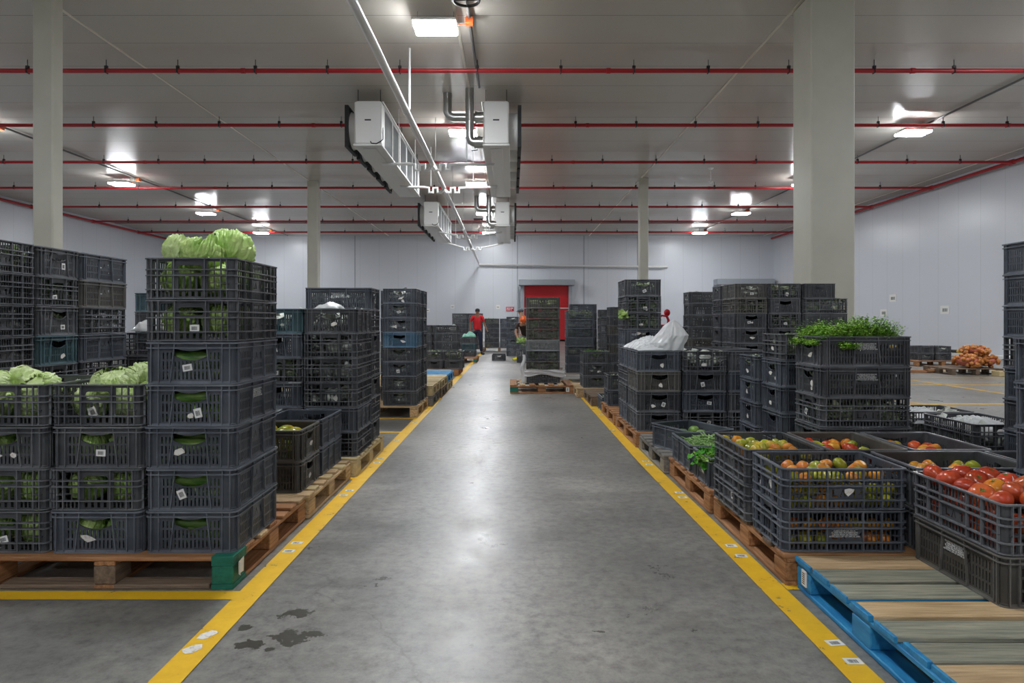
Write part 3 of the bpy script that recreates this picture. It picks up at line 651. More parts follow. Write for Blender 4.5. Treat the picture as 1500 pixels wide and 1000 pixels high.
def crate_A():
    mb = MB(); ins, t = .013, .004
    ring(mb, .013+.004, 0, CH-.006, CH)
    for z in (.140, .112, .045, .003): ring(mb, .013, .001 if z > .01 else .004, z, z+.006)
    corners(mb, ins, t, .003, CH-.003)
    def rows3(): return ((.012, .040), (.052, .078), (.082, .108), (.119, .138), (.148, .182))
    for kind, ln, P in frames(ins):
        ua, ub = CR, ln-CR; v0, v1 = .003, CH-.003; c = ln/2; fe = []; ex = []
        if kind == 'S':
            for s in (-1, 1):
                for k in range(3):
                    u = c+s*(.086+k*.031); a, e2 = (u, u+.027) if s > 0 else (u-.027, u)
                    for b, tt in ((.052, .078), (.082, .110), (.120, .138), (.148, .182)): fe.append(F(a, e2, b, tt))
                for k in range(5):
                    u = c+s*(.090+k*.019); fe.append(F(u-.006, u+.006, .014, .042))
            hw = .06
            def hb(u): d = abs(u-c)-(hw-.018); return .126+(.018-math.sqrt(max(0, .018**2-max(0, d)**2)))*1.0
            def ht(u): d = abs(u-c)-(hw-.018); return .164-(.018-math.sqrt(max(0, .018**2-max(0, d)**2)))*1.0
            fe.append(F(c-hw, c+hw, hb, ht)); ex = [c-hw+.018*k/5 for k in range(6)]+[c+hw-.018*k/5 for k in range(6)]
            for k in range(4):
                u = c-.045+k*.03; fe.append(F(u-.010, u+.010, .050, .112)); fe.append(F(u-.007, u+.007, .016, .040))
            wall(mb, P, ua, ub, fe, v0, v1, t, ex)
            for d in (.073, .150, .178):
                for s in (-1, 1): vrib(mb, P, c+s*d, .0022, .003, CH-.003, .011)
        else:
            for (a, e2) in ((c-.262, c-.176), (c-.172, c-.088), (c+.088, c+.172), (c+.176, c+.262)):
                n = 4; w = (e2-a)/n
                for k in range(n):
                    for b, tt in ((.052, .078), (.082, .110), (.148, .184)): fe.append(F(a+w*k+.0026, a+w*(k+1)-.0026, b, tt))
                    fe.append(F(a+w*k+.005, a+w*(k+1)-.005, .012, .040)); fe.append(F(a+w*k+.0035, a+w*(k+1)-.0035, .120, .138))
            for k in range(8):
                a = c-.084+k*.021; fe.append(F(a+.0035, a+.0175, .120, .138)); fe.append(F(a+.0035, a+.0175, .148, .184)); fe.append(F(a+.005, a+.016, .012, .038))
            fe += letters(c-.060, .062, .036)
            wall(mb, P, ua, ub, fe, v0, v1, t)
            for d in (.265, .174, .086):
                for s in (-1, 1): vrib(mb, P, c+s*d, .0022, .003, CH-.003, .011)
        for v in (.075,):
            for s in (-1, 1):
                u = c+s*(ln/2-.036); mb.add([P(u-.018, v, 0), P(u+.018, v, 0), P(u+.018, v, .010), P(u-.018, v, .010), P(u-.018, v+.004, 0), P(u+.018, v+.004, 0), P(u+.018, v+.004, .010), P(u-.018, v+.004, .010)], [(0, 1, 2, 3), (4, 7, 6, 5), (3, 2, 6, 7), (0, 3, 7, 4), (1, 5, 6, 2)])
    floorplate(mb, ins); return mb
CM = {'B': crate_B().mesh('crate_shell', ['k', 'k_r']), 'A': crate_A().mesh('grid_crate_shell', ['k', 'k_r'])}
print('crate faces', {k: len(v.polygons) for k, v in CM.items()})

# stickers and printed notices
def barcode(w, h, n=9):
    b = MB(); b.box(-w/2, w/2, -h/2, h/2, 0, .0008); x = -w*.3
    for k in range(n):
        ww = w*random.choice((.02, .035, .05)); b.box(x, x+ww, -h*.28, h*.25, .0008, .0011, 1); x += ww+w*.03
        if x > w*.35: break
    return b.mesh('sticker', ['paper', 'ink'])
def torn(w, h, n=7):
    b = MB(); pts = []
    for k in range(n):
        a = 2*math.pi*k/n; a += random.uniform(-.3, .3); q = random.uniform(.65, 1.1); pts.append((w/2*math.cos(a)*q*1.1, h/2*math.sin(a)*q*1.1))
    b.q([(x, y, .0008) for x, y in pts]); b.q([(x, y, 0) for x, y in reversed(pts)]); return b.mesh('sticker', ['tornpaper'])
ST = [barcode(.036, .045), barcode(.045, .032), torn(.055, .035), torn(.04, .05), torn(.07, .035)]
STW = [torn(.05, .035), torn(.035, .03)]
NOTICE = text_mesh('PROPIEDAD EXCLUSIVA DE\nALMACENES LA 14 S.A.\nEL USO NO AUTORIZADO\nCAUSA PENA DE PRISION\nARTICULO 239 LEY 599 DE 2000', .0105, 'whiteink', 'printed_notice', .0003, bold=.0001, lead=.85)
def stick(par, me, face, u, v, ang=0, name='sticker', off=.0012):
    o = put(me, name, par); hx, hy = CL/2-.013, CW/2-.013
    if face == 'front': M4 = Matrix.Translation((u, -hy-off, v)) @ Matrix.Rotation(R(90), 4, 'X')
    elif face == 'minus': M4 = Matrix.Translation((-hx-off, -u, v)) @ Matrix.Rotation(R(-90), 4, 'Z') @ Matrix.Rotation(R(90), 4, 'X')
    else: M4 = Matrix.Translation((hx+off, u, v)) @ Matrix.Rotation(R(90), 4, 'Z') @ Matrix.Rotation(R(90), 4, 'X')
    o.matrix_local = M4 @ Matrix.Rotation(R(ang), 4, 'Z'); return o
CRATES = {}
def crate(x0, y0, rot, typ, colr, z, label, group=None, hz=.2, near=False, jit=.003, free=None):
    dx, dy = (CW, CL) if abs(rot) == 90 else (CL, CW)
    o = put(CM[typ], 'plastic_crate'); setmat(o, colr)
    if free: o.location = (free[0], free[1], z); o.rotation_euler = (0, 0, R(free[2]))
    else: o.location = (x0+dx/2+random.uniform(-jit, jit), y0+dy/2+random.uniform(-jit, jit), z); o.rotation_euler = (0, 0, R(rot+random.uniform(-.5, .5)))
    if hz != .2: o.scale = (1, 1, hz/.2)
    tag(o, label, 'crate', group)
    end = 'minus' if (rot == 90 or (rot == 0 and x0 > 0)) else 'plus'
    side = end
    if rot == 0 and x0 > 0: side = 'minus'
    if rot == 0 and x0 < 0: side = 'plus'
    if near and random.random() < .72:
        me = random.choice(ST); stick(o, me, side, random.uniform(-.05, .05), random.uniform(.055, .09), random.uniform(-25, 25))
        if random.random() < .3: stick(o, random.choice(STW), side, random.uniform(-.1, .1), random.uniform(.03, .08), random.uniform(-40, 40))
    return o
UP = ['bottom', 'second up', 'third up', 'fourth up', 'fifth up', 'sixth up', 'seventh up', 'eighth up', 'ninth up']
def stack(desc, x0, y0, rot, types, cols, base=.15, hz=.2, near=True, contents=None, drift=0, notices=''):
    out = []; n = len(types)
    for i, (t, c) in enumerate(zip(types, cols)):
        pos = UP[i] if i < n-1 or n == 1 else 'top'
        if n == 1: pos = 'lone'
        lab = '%s %s crate, %s, %s' % (CN[c], {'A': 'open-grid', 'B': 'slotted'}[t], pos, desc) if n > 1 else '%s %s crate, %s' % (CN[c], {'A': 'open-grid', 'B': 'slotted'}[t], desc)
        o = crate(x0+(random.uniform(-drift, drift)), y0, rot, t, c, base+i*hz+.001, lab, 'crates in the stack '+desc if n > 1 else None, hz*.999, near)
        if i < len(notices) and notices[i] == 'n': stick(o, NOTICE, 'front', 0, .132 if t == 'B' else .092, 0, 'printed_notice', .0006 if t == 'B' else .0006)
        out.append((o, x0, y0, rot, t, base+i*hz, lab, desc, i, n, hz))
    CRATES[desc] = out
    if contents:
        for i, ch in enumerate(contents):
            if i < len(out): fill(out[i], ch)
    return out

# ------------------------------------------------------------------ what the crates hold
def leafpile(n, sx, sy, sz, ls, seed, curl=.4, lump=True):
    rnd = random.Random(seed); b = MB()
    if lump:
        for k in range(7):
            c = (rnd.uniform(-sx*.34, sx*.34), rnd.uniform(-sy*.32, sy*.32), sz*.42); r = (sx*.2, sy*.24, sz*.40)
            b.ball(c, r, 12, 8, 0, lambda d, th, ph: 1+.2*noise.noise(d*2.5+Vector((k, 0, 0))))
    for k in range(n):
        p = Vector((rnd.uniform(-sx/2, sx/2), rnd.uniform(-sy/2, sy/2), rnd.uniform(.02, sz)))
        a = rnd.uniform(0, 6.28); t = rnd.uniform(-1, 1); l = ls*rnd.uniform(.6, 1.3); w = l*.45
        d = Vector((math.cos(a)*math.cos(t), math.sin(a)*math.cos(t), math.sin(t))); s = d.cross(Vector((rnd.uniform(-.3, .3), rnd.uniform(-.3, .3), 1))).normalized(); u = d.cross(s)
        q = [p, p+d*l*.5+s*w+u*w*curl, p+d*l-u*l*curl*.3, p+d*l*.5-s*w+u*w*curl]
        q = [Vector((max(-sx/2, min(sx/2, v.x)), max(-sy/2, min(sy/2, v.y)), max(.01, min(sz*1.15, v.z)))) for v in q]
        m2 = p+d*l*.5-u*w*.2; b.q([q[0], q[1], q[2], m2], 0, True); b.q([q[0], m2, q[2], q[3]], 0, True)
    return b
PILE = [leafpile(260, .54, .38, .15, .07, s).mesh('leafy_greens', ['veg_mix']) for s in (1, 2)]
WPILE = [leafpile(120, .54, .38, .14, .09, s, .2).mesh('packed_vegetables', ['veg_white']) for s in (3, 4)]
def lettuce_mesh(seed, mk):
    rnd = random.Random(seed); b = MB(); off = Vector((seed*3.1, seed*1.7, 0))
    def f(d, th, ph): return 1+.10*noise.noise(d*1.8+off)+.05*abs(math.sin(4*ph+3*math.sin(2*th)+seed))+.07*noise.noise(d*6+off)+.03*noise.noise(d*14+off)
    b.ball((0, 0, 0), (.093, .093, .085), 48, 30, 0, f)
    for k in range(8):          # wrapping outer leaves with ruffled rims
        a0 = k*math.pi/4+rnd.uniform(-.3, .3); tilt = rnd.uniform(.1, .5); n, m = 26, 16; vs = []
        for i in range(m+1):
            th = math.pi*(.97-.78*i/m*rnd.uniform(.97, 1.03))
            for j in range(n+1):
                ph = a0+(j/n-.5)*1.7*math.sin(max(.25, i/m*1.9 if i/m < .8 else 1.5))
                d = Vector((math.sin(th)*math.cos(ph), math.sin(th)*math.sin(ph), math.cos(th)))
                e = max(0, i/m-.55)*2; ed = abs(j/n-.5)*2
                r = .096*(1.02+.03*k/8+.16*e*e*tilt+.07*ed**3*e)+.012*(i/m)**2*math.sin(j*1.15+k*2+seed)+.004*math.sin(j*math.pi)*0+.013*noise.noise(d*7+off)+.007*noise.noise(d*17+off)
                vs.append((d.x*r, d.y*r, d.z*r*.92))
        b.add(vs, [(i*(n+1)+j, i*(n+1)+j+1, (i+1)*(n+1)+j+1, (i+1)*(n+1)+j) for i in range(m) for j in range(n)], 0, True)
    return b.mesh('lettuce', [mk])
LET = [lettuce_mesh(s, 'lettuce') for s in (1, 2, 3)]; LETP = [lettuce_mesh(s, 'lettuce_pale') for s in (4, 5)]
def veg_mesh(seed):
    b = MB(); pts = []; rs = []
    for k in range(13):
        t = k/12; pts.append((-.16+.32*t, .02*math.sin(t*3+seed), .006*math.sin(t*5))); rs.append(.034*max(.15, math.sin(math.pi*(.06+.88*t))**.45))
    b.tube(pts, rs, 14); b.tube([(-.16, 0, 0), (-.178, 0, .004)], .009, 8); return b.mesh('cucumber', ['darkveg'])
CUC = [veg_mesh(s) for s in (0, 1.5)]
FB = {(-1, -1): 'front corner', (1, -1): 'front corner', (-1, 1): 'back corner', (1, 1): 'back corner'}
def world(cr, lx, ly, lz):
    o = cr[0]; r = o.rotation_euler.z
    return (o.location.x+lx*math.cos(r)-ly*math.sin(r), o.location.y+lx*math.sin(r)+ly*math.cos(r), o.location.z+lz)
SH = {}
def short(cr):
    i, n, desc = cr[8], cr[9], SH.get(cr[7], cr[7])
    return '%s crate, %s' % (('top' if i == n-1 else UP[i]) if n > 1 else 'the', desc)
def fill(cr, ch):
    rot = cr[3]
    if ch in '.': return
    if ch in 'gwG':
        me = random.choice(PILE if ch in 'gG' else WPILE); o = put(me, 'leafy_greens' if ch in 'gG' else 'packed_vegetables')
        if ch == 'G': setmat(o, 'lettuce_pale')
        o.location = world(cr, 0, 0, .012); o.rotation_euler = (0, 0, cr[0].rotation_euler.z+random.choice((0, math.pi))); o.scale = (1, 1, random.uniform(1.05, 1.2)*cr[10]/.2)
        tag(o, ('loose leafy greens' if ch in 'gG' else 'pale packed vegetables')+' in '+short(cr), 'greens' if ch in 'gG' else 'vegetables', None, 'stuff')
        return
    if ch in 'lLp':
        spots = [(x, y) for x in (-.18, 0, .18) for y in (-.095, .095)]
        for x, y in spots:
            if ch == 'l' and rot == 90 and x > .1: continue
            w = world(cr, x, y, .098); me = random.choice(LETP if (ch == 'p') else LET); o = put(me, 'lettuce'); o.location = w; o.rotation_euler = (random.uniform(-.5, .5), random.uniform(-.5, .5), random.uniform(0, 6.3)); s = random.uniform(.80, .86); o.scale = (s, s, s)
            c = cr[0].location; fbk = 'front' if w[1] < c.y-.08 else ('back' if w[1] > c.y+.08 else 'middle'); ss = 'aisle side' if abs(w[0]) < abs(c.x) else 'wall side'
            tag(o, 'green lettuce, %s %s of %s' % (fbk, ss, short(cr)), 'lettuce', 'lettuces in '+short(cr))
    if ch == 'c':
        me = random.choice(PILE); o = put(me, 'leafy_greens'); o.location = world(cr, 0, 0, .012); o.rotation_euler = (0, 0, cr[0].rotation_euler.z); o.scale = (.98, .98, .62); setmat(o, 'lettuce'); tag(o, 'light green leaves packed low in '+short(cr), 'greens', None, 'stuff')
        for lay in (1,):
            for k in range(6):
                o = put(random.choice(CUC), 'cucumber'); lx = -.225+k*.088; o.location = world(cr, lx, random.uniform(-.015, .015), .052+lay*.066+random.uniform(0, .005)); o.rotation_euler = (random.uniform(0, 6), 0, cr[0].rotation_euler.z+R(90)+random.uniform(-.06, .06))
                o.scale = (1, 1, 1)
                tag(o, 'dark green cucumber, %s layer of %s' % (('lower', 'upper')[lay], short(cr)), 'cucumber', 'cucumbers in %s, %s layer' % (short(cr), ('lower', 'upper')[lay]))

# ------------------------------------------------------------------ pallets
def board(l, w, h, bev=.004):
    b = MB(); b.box(-l/2, l/2, -w/2, w/2, 0, h, bev=bev); return b.mesh('board', ['pale'])
def pallet(x0, y0, w, d, label, m='pale', along='X', mats=None, z=0.001, n=7, bwid=None, rot=0, deckm=None, corner=None, side=None, group=None, peri=False):
    e = empty('pallet', (x0+w/2, y0+d/2, z), label, 'pallet', group, rot)
    L, W = (w, d) if along == 'X' else (d, w)          # L = along deck boards
    base = 0 if along == 'X' else math.pi/2
    def add(name, me, lx, ly, lz, mk, turn=0):
        o = put(me, name, e); r = base; x, y = (lx, ly) if along == 'X' else (-ly, lx)
        o.location = (x, y, lz); o.rotation_euler = (0, 0, base+turn); setmat(o, mk); return o
    bw = bwid or (.1 if n >= 7 else .13)
    gap = (W-bw)/(n-1)
    dm = board(L, bw, .021); em = board(L, bw*1.18, .021)
    for k in range(n):
        mk = deckm[k % len(deckm)] if deckm else m
        add('deck_board', em if k in (0, n-1) else dm, random.uniform(-.012, .012), -W/2+bw/2+gap*k+(.009 if k == 0 else -.009 if k == n-1 else 0), .129, mk)
    pk = {'bluewood': 'bluewood'}.get(side)
    if pk:
        for o in [c for c in e.children if c.name.startswith('deck_board')]:
            q = random.uniform(.002, .02); cp = MB(); hw = (bw*(1.18 if o.data == em else 1))/2+.0012; cp.box(-L/2-.0015, -L/2+q, -hw, hw, -.001, .0222, bev=.002); cp.box(-L/2-.001, L/2, -hw-.0002, -hw+.002, -.001, .012) if random.random() < .08 else None
            cp = cp.build('painted_end', pk, o)
    if corner and corner.get((2, 0)) == 'greenwood' and x0 < -2 and y0 < 4:
        for z_, nm in ((.107, 'painted_corner'), (-.0005, 'painted_corner')):
            cp = MB(); cp.box(L/2-.1015, L/2+.0015, -W/2-.0015, -W/2+.16, z_, z_+(.0445 if z_ > .05 else .0225), bev=.002); cp.build(nm, 'greenwood', e)
    sm = board(W, .1, .021); bm = MB(); bm.box(-.07, .07, -.05, .05, 0, .085, bev=.004); bm = bm.mesh('block', ['pale'])
    if peri:
        add('bottom_board', board(L-.22, .1, .021), 0, -W/2+.05, 0, 'brown')
        add('bottom_board', board(L-.22, .1, .021), 0, W/2-.05, 0, 'brown')
    for j, ly in enumerate((-L/2+.05, 0, L/2-.05)):
        sgn = (j == 0) if along == 'X' else (j == 0)
        mk = (side or m) if j == 0 else m
        add('stringer_board', sm, ly, 0, .108, mk, math.pi/2)
        add('bottom_board', sm, ly, 0, 0, mk, math.pi/2)
        for q, by in enumerate((-W/2+.07, 0, W/2-.07)):
            o = add('block', bm, ly, by, .022, mk, math.pi/2)
            if corner and (j, q) in corner:
                setmat(o, corner[(j, q)])
    return e

pallet(-2.50, 3.18, 1.20, 1.11, 'orange wooden pallet with a green painted corner block, nearest the camera', 'orange', deckm=['orange', 'orange', 'pale', 'orange'], corner={(2, 0): 'greenwood', (1, 0): 'brown'}, peri=True)
pallet(-2.50, 4.31, 1.22, 1.10, 'pale orange pallet under the two crates of mangoes', 'pale', deckm=['pale', 'straw'])
pallet(-2.44, 5.47, 1.20, 1.12, 'weathered straw coloured pallet under the clear-topped crate stacks, third along the aisle', 'straw')
pallet(-2.42, 8.80, 1.20, 1.12, 'pale new pallet under the tall narrow stack with a blue crate', 'pale')
pallet(-2.38, 9.98, 1.22, 1.0, 'bare grey-brown pallet, lower of two behind the tall blue crate stack', 'grey', group=None)
pallet(-2.38, 9.99, 1.22, 1.0, 'bare straw pallet, upper of two behind the tall blue crate stack', 'straw', z=.152)
pallet(-2.36, 11.05, 1.22, 1.0, 'bare brown pallet, lower of two, just before the blue pallet', 'brown')
pallet(-2.36, 11.06, 1.22, 1.0, 'bare pale pallet, upper of two, just before the blue pallet', 'straw', z=.152)
pallet(-2.34, 12.1, 1.2, 1.05, 'straw pallet beneath the bright blue pallet', 'straw')
pallet(-2.34, 12.1, 1.2, 1.05, 'bright blue painted pallet lying on a wooden one by the far aisle line', 'bluewood', z=.152)
pallet(-2.60, 14.35, 1.22, 1.1, 'pale pallet with green block in front of the low far crates', 'pale', corner={(2, 0): 'greenwood'})
pallet(-2.50, 15.5, 1.28, 1.5, 'orange-brown pallet under the low far crates left of the aisle', 'orange')
pallet(-1.9, 20.3, .85, 1.4, 'small pallet with green block near the man in red', 'orange', corner={(2, 0): 'greenwood', (1, 0): 'greenwood', (0, 0): 'greenwood'})
pallet(-.035, 11.75, 1.10, 1.15, 'orange wooden pallet with green end block standing in the aisle', 'orange', along='Y', corner={(0, 0): 'orange', (0, 2): 'greenwood', (1, 2): 'greenwood', (2, 2): 'greenwood'}, deckm=['orange', 'pale'])
tg = boxo('pallet_tag', 'paper', (.93, .985, 11.742, 11.748, .03, .11)); tag(tg, 'small white tag numbered one on the aisle pallet', 'tag'); put(text_mesh('1', .06, 'ink', bold=.002), 'printed_text', tg, (.957, 11.7405, .07)).rotation_euler = (R(90), 0, 0)
pallet(.95, 14.2, 1.2, 1.1, 'grey pallet under the blue-black stack behind the aisle pallet', 'brown')
pallet(.98, 12.95, 1.1, 1.1, 'bare dark pallet between the aisle pallet and the blue-black stack', 'grey')
pallet(1.06, 11.13, 1.2, 1.12, 'pale yellow pallet under the three crates of leafy herbs', 'pale')
pallet(1.16, 9.98, 1.1, 1.1, 'dark grey empty pallet behind the small crate on the floor', 'brown')
pallet(1.22, 8.16, 1.2, 1.15, 'brown pallet under the tall stack behind the white plastic bag', 'orange')
pallet(1.22, 6.74, 1.35, 1.32, 'reddish orange pallet under the stacks topped by the white plastic bag', 'orange')
pallet(1.24, 5.58, 1.3, 1.08, 'bare weathered grey pallet holding the crooked single crate', 'grey')
pallet(1.28, 4.42, 1.40, 1.12, 'orange pallet under the crates of green beans and leaves', 'orange')
pallet(1.29, 3.22, 1.38, 1.15, 'brown pallet under the nearest tomato crates', 'brown', deckm=['orange', 'brown'], corner={(0, 2): 'orange', (0, 1): 'orange'}, side='orange')
pallet(1.335, 2.03, 1.32, 1.165, 'blue painted pallet with bare planks in the near corner', 'pale', side='bluewood', deckm=['pale', 'greenish', 'greenish', 'pale', 'greenish', 'greenish', 'pale'], bwid=.135)
tg = boxo('pallet_tag', 'paper', (1.327, 1.3335, 3.085, 3.13, .045, .115)); tag(tg, 'white barcode label stapled on the blue pallet corner block', 'tag')
for k in range(6): boxo('barcode_bar', 'ink', (1.3262, 1.327, 3.095, 3.12, .055+k*.009, .059+k*.009), tg)
b = MB(); b.q([(-1.286, 3.21, .06), (-1.286, 3.27, .055), (-1.286, 3.275, .125), (-1.284, 3.205, .12)]); b.q([(-1.284, 3.205, .12), (-1.286, 3.275, .125), (-1.286, 3.27, .055), (-1.286, 3.21, .06)]); b.q([(-1.286, 3.21, .06), (-1.284, 3.205, .12), (-1.27, 3.19, .12), (-1.27, 3.195, .06)])
tag(b.build('pallet_tag', 'paper'), 'curling white label on the green pallet corner', 'tag')
for (x, y, w, d, l, m) in ((2.65, 8.98, 1.25, 1.35, 'brown pallet beneath the broad dark stacks before the thick column', 'brown'), (2.95, 11.6, 1.1, 1.1, 'straw pallet beneath the four-high dark crates behind the red tool', 'straw')):
    if l: pallet(x, y, w, d, l, m)
pallet(11.1, 18.75, 1.5, 1.2, 'brown pallet holding four black crates near the guard rail', 'orange')
pallet(10.15, 15.75, 1.2, 1.1, 'dark brown pallet under the net bags of onions', 'brown', rot=.0)
tag(boxo('wood_offcut', 'straw', (10.95, 11.9, 15.35, 15.6, .001, .12), bev=.01), 'loose pale timber block in front of the onions', 'timber')
b = MB(); b.box(-.3, .3, -.05, .05, 0, .03, bev=.005); b.box(-.25, .1, .0, .1, .03, .06, bev=.005); b.box(.1, .3, -.1, .0, .03, .1, bev=.01)
tag(b.build('broken_board', 'orange', None, (9.9, 16.5, .001)), 'broken orange pallet board lying on the far floor', 'timber')

# ------------------------------------------------------------------ crate stacks, left of the aisle
S = stack
SH.update({'tall corner stack topped with lettuces on green-cornered pallet': 'tall corner stack', 'four-high lettuce stack touching the tall corner stack': 'stack touching tall corner stack', 'four-high lettuce stack at the photo edge': 'outermost four-high stack'})
S('tall corner stack topped with lettuces on green-cornered pallet', -1.745, 3.225, 90, 'BBBBBAA', 'bbbbbkk', contents='ccccclL')
for i, c in enumerate(CRATES['tall corner stack topped with lettuces on green-cornered pallet']):
    if i == 3: stick(c[0], NOTICE, 'front', .0, .132, 0, 'printed_notice', .0006)
S('four-high lettuce stack touching the tall corner stack', -2.19, 3.225, 90, 'BABA', 'bkkk', contents='lllp')
S('four-high lettuce stack at the photo edge', -2.635, 3.225, 90, 'AABA', 'kkkk', contents='lllp')
S('outermost eight-high stack behind the lettuces', -3.575, 3.90, 90, 'AAAAAAAA', 'kkkkkkkk', contents='...www.g')
S('middle of three eight-high stacks behind the lettuces', -3.735, 4.52, 0, 'BBBABBAB', 'kbbktkkk', contents='.....gg')
S('eight-high stack with panelled sides nearest the corner stack', -3.575, 4.98, 90, 'BBBABABB', 'kkkkbknb', contents='....ww.w')
S('five-high stack under white film behind the eight-high stacks', -3.36, 5.85, 90, 'BBBBA', 'kkkkk')
S('teal-edged stack just visible behind the tall corner stack', -4.05, 7.3, 90, 'BBBBBBB', 'tkkktkt', near=False)
S('seven-high stack peeking between the corner stack and clear-topped stacks', -2.85, 9.6, 90, 'BBBBBBB', 'tkkkktt', near=False)
S('two-high mango stack at the aisle edge', -1.945, 4.355, 0, 'BB', 'nn', contents='.')
S('two-high stack behind the mango crates at the aisle', -1.785, 4.82, 90, 'BB', 'bb')
S('two-high stack beside the mango crates, away from the aisle', -2.255, 4.84, 90, 'BB', 'kg')
S('six-high aisle stack of clear wrapped vegetables', -1.69, 5.51, 90, 'ABAAAB', 'kbkkkk', contents='..wwww')
S('six-high stack away from the aisle with a teal crate', -2.14, 5.51, 90, 'BBBABB', 'kkbkbt', contents='...g.w')
S('seven-high stack with printed top crate', -1.865, 6.14, 0, 'BABABAB', 'kkkkkkb', contents='......w', notices='......n')
S('tall narrow stack with faded blue crate', -1.68, 8.84, 90, 'BBBBBBBB', 'kkbkubbb', hz=.19, contents='wwww.www')
S('slim dark stack right behind the blue-crate stack', -1.83, 9.47, 0, 'BBBBBBBB', 'kkkkkbkb', hz=.19, near=False)
S('five-high far stack with white tops left of aisle', -1.885, 16.35, 0, 'ABBBB', 'kkkkk', near=False, contents='....w')
tmp = S('five-high far stack beside the blue-crate stack', -2.52, 16.35, 0, 'BBBBB', 'kkkkk', near=False, contents='....w')
S('low two-high stack with yellow-green leaves', -2.01, 15.66, 90, 'BB', 'kk', near=False, contents='.g')
S('low two-high stack at the far aisle edge', -1.565, 15.66, 90, 'BA', 'kk', near=False, contents='.g')
S('three-high stack under green film by the man in red', -1.56, 21.0, 90, 'BBB', 'ktk', near=False)
S('far seven-high stack behind the man in red', -1.76, 27.0, 0, 'BBBBBBB', 'kkkkkkk', near=False, contents='......w')
S('far seven-high stack away from the man in red', -2.37, 27.0, 0, 'BBBBBBB', 'kkkkkkk', near=False, contents='......w')
S('far six-high stack topped with bright leaves', -1.13, 28.2, 0, 'BBBBBB', 'kkkkkk', near=False, contents='.....g')
S('far six-high stack under the red sign', -.50, 28.2, 0, 'BBBBBB', 'bbbbbb', near=False)
S('seven-high far stack beside the bending worker', -.20, 24.2, 90, 'BBBBBBB', 'bbbbbbb', base=.0, near=False, contents='..w.w.w')
S('three-high floor stack the bending worker reaches into', .14, 20.4, 90, 'BAB', 'kkb', base=0, near=False, contents='..g')
S('standing alone on the aisle floor far back', -.635, 21.4, 90, 'B', 'k', base=0, near=False)
# ------------------------------------------------------------------ centre and right
S('aisle stack wrapped with white film near its base', .254, 12.1, 0, 'BAABAAAB', 'knkgnnnn', hz=.19, near=False, contents='wggwgggG')
S('blue-black stack behind the aisle pallet', 1.15, 14.45, 0, 'BBABAAA', 'bbkbbbb', hz=.188, near=False, contents='..gggwg')
S('dark stack hidden behind the blue-black stack', 1.32, 15.4, 0, 'BBBBBBBB', 'kkkkkkkb', hz=.185, near=False)
S('three-high herb stack on the pale yellow pallet', 1.17, 11.2, -90, 'BBB', 'kkk', near=True, contents='gwg')
S('on the floor beside the empty dark pallet', 1.24, 9.35, -90, 'B', 'b', base=0, near=False, contents='g')
S('far seven-high stack beyond the herb crates', 2.3, 18, 0, 'BBBBBBB', 'nkkkkkk', near=False, contents='.....ww')
S('dark seven-high stack with protruding leaves', 2.10, 14.6, -90, 'BBBBBBB', 'kknknkk', near=False, contents='....g.g')
BAG = 'under the white plastic bag'
S('corner stack under the white plastic bag', 1.245, 6.77, -90, 'BBBB', 'kknb', contents='....', notices='')
S('four-high stack of pale vegetables beside the bag stack', 1.70, 6.77, -90, 'ABBA', 'kbkk', contents='...w')
S('third four-high stack counted from the bag stack', 2.15, 6.77, -90, 'ABBB', 'kkbk')
S('four-high stack directly behind the bag stack', 1.245, 7.40, -90, 'BBAB', 'bkkb')
S('four-high stack behind the pale vegetable stack', 1.70, 7.40, -90, 'BBBB', 'kkkk', near=False)
S('four-high stack behind the third of the bag row', 2.15, 7.40, -90, 'BBBB', 'kkkk', near=False)
S('eight-high leafy stack towering behind the white bag', 1.36, 8.2, -90, 'BBBBBAAB', 'kkkkbkkk', contents='.....ggg')
S('low aisle stack by the small floor crate', 1.245, 8.84, 0, 'BB', 'bk', near=False, contents='.g')
S('five-high dark stack carrying the red tool', 2.42, 11.95, 0, 'BBBBB', 'kkkkk', near=False, base=.15)
S('eight-high stack just beyond the red tool', 3.04, 11.7, 0, 'BBBBBBBB', 'kkknkkkk', near=False, contents='.......w')
S('front eight-high stack at the broad group corner', 2.976, 9.1, -90, 'BBBBBBAB', 'kkkkkknn', near=True, contents='......gw')
S('second eight-high stack of the broad dark group', 3.425, 9.1, -90, 'BBBBBABA', 'kkkkkkkk', near=True, contents='.....g.g')
c8 = S('lower broad-group stack against the thick column', 3.885, 9.1, 0, 'BBBBBBA', 'kkkkkkk', near=False, contents='....g.g')
crate(3.885, 9.1, -90, 'B', 'k', .15+7*.2+.001, 'charcoal slotted crate alone on top of the lower broad-group stack', None, .1998)
S('rear eight-high stack of the broad dark group', 2.976, 9.73, 0, 'BBBBBBAB', 'kkkkkkkk', near=False, contents='......ww')
S('four-high slate stack behind the cilantro', 2.07, 5.80, 0, 'BBBB', 'bbbb', contents='..gg')
S('five-high stack touching the cilantro stack', 2.04, 5.16, 0, 'BBBBA', 'bbbbk', contents='....g')
S('five-high stack topped with cilantro', 2.016, 4.45, 0, 'BBABB', 'kkkkk', contents='..gg', notices='...nn')
o = crate(0, 0, 0, 'B', 'b', .151, 'slate blue slotted crate sitting askew on the bare weathered pallet', None, near=False, free=(1.545, 5.875, -67))
ASK = (o, 0, 0, 0, 'B', .151, '', 'askew on the weathered pallet', 0, 1, .2)
BEAN = S('holding green beans at the aisle edge', 1.29, 4.93, -90, 'B', 'b', contents='.')
LEAFC = S('spilling bright leaves beside the tomato crates', 1.29, 4.46, 0, 'B', 'b', contents='.')
T1 = S('nearest tomato stack beside the blue pallet', 1.284, 3.235, 0, 'AA', 'bb', notices='n')
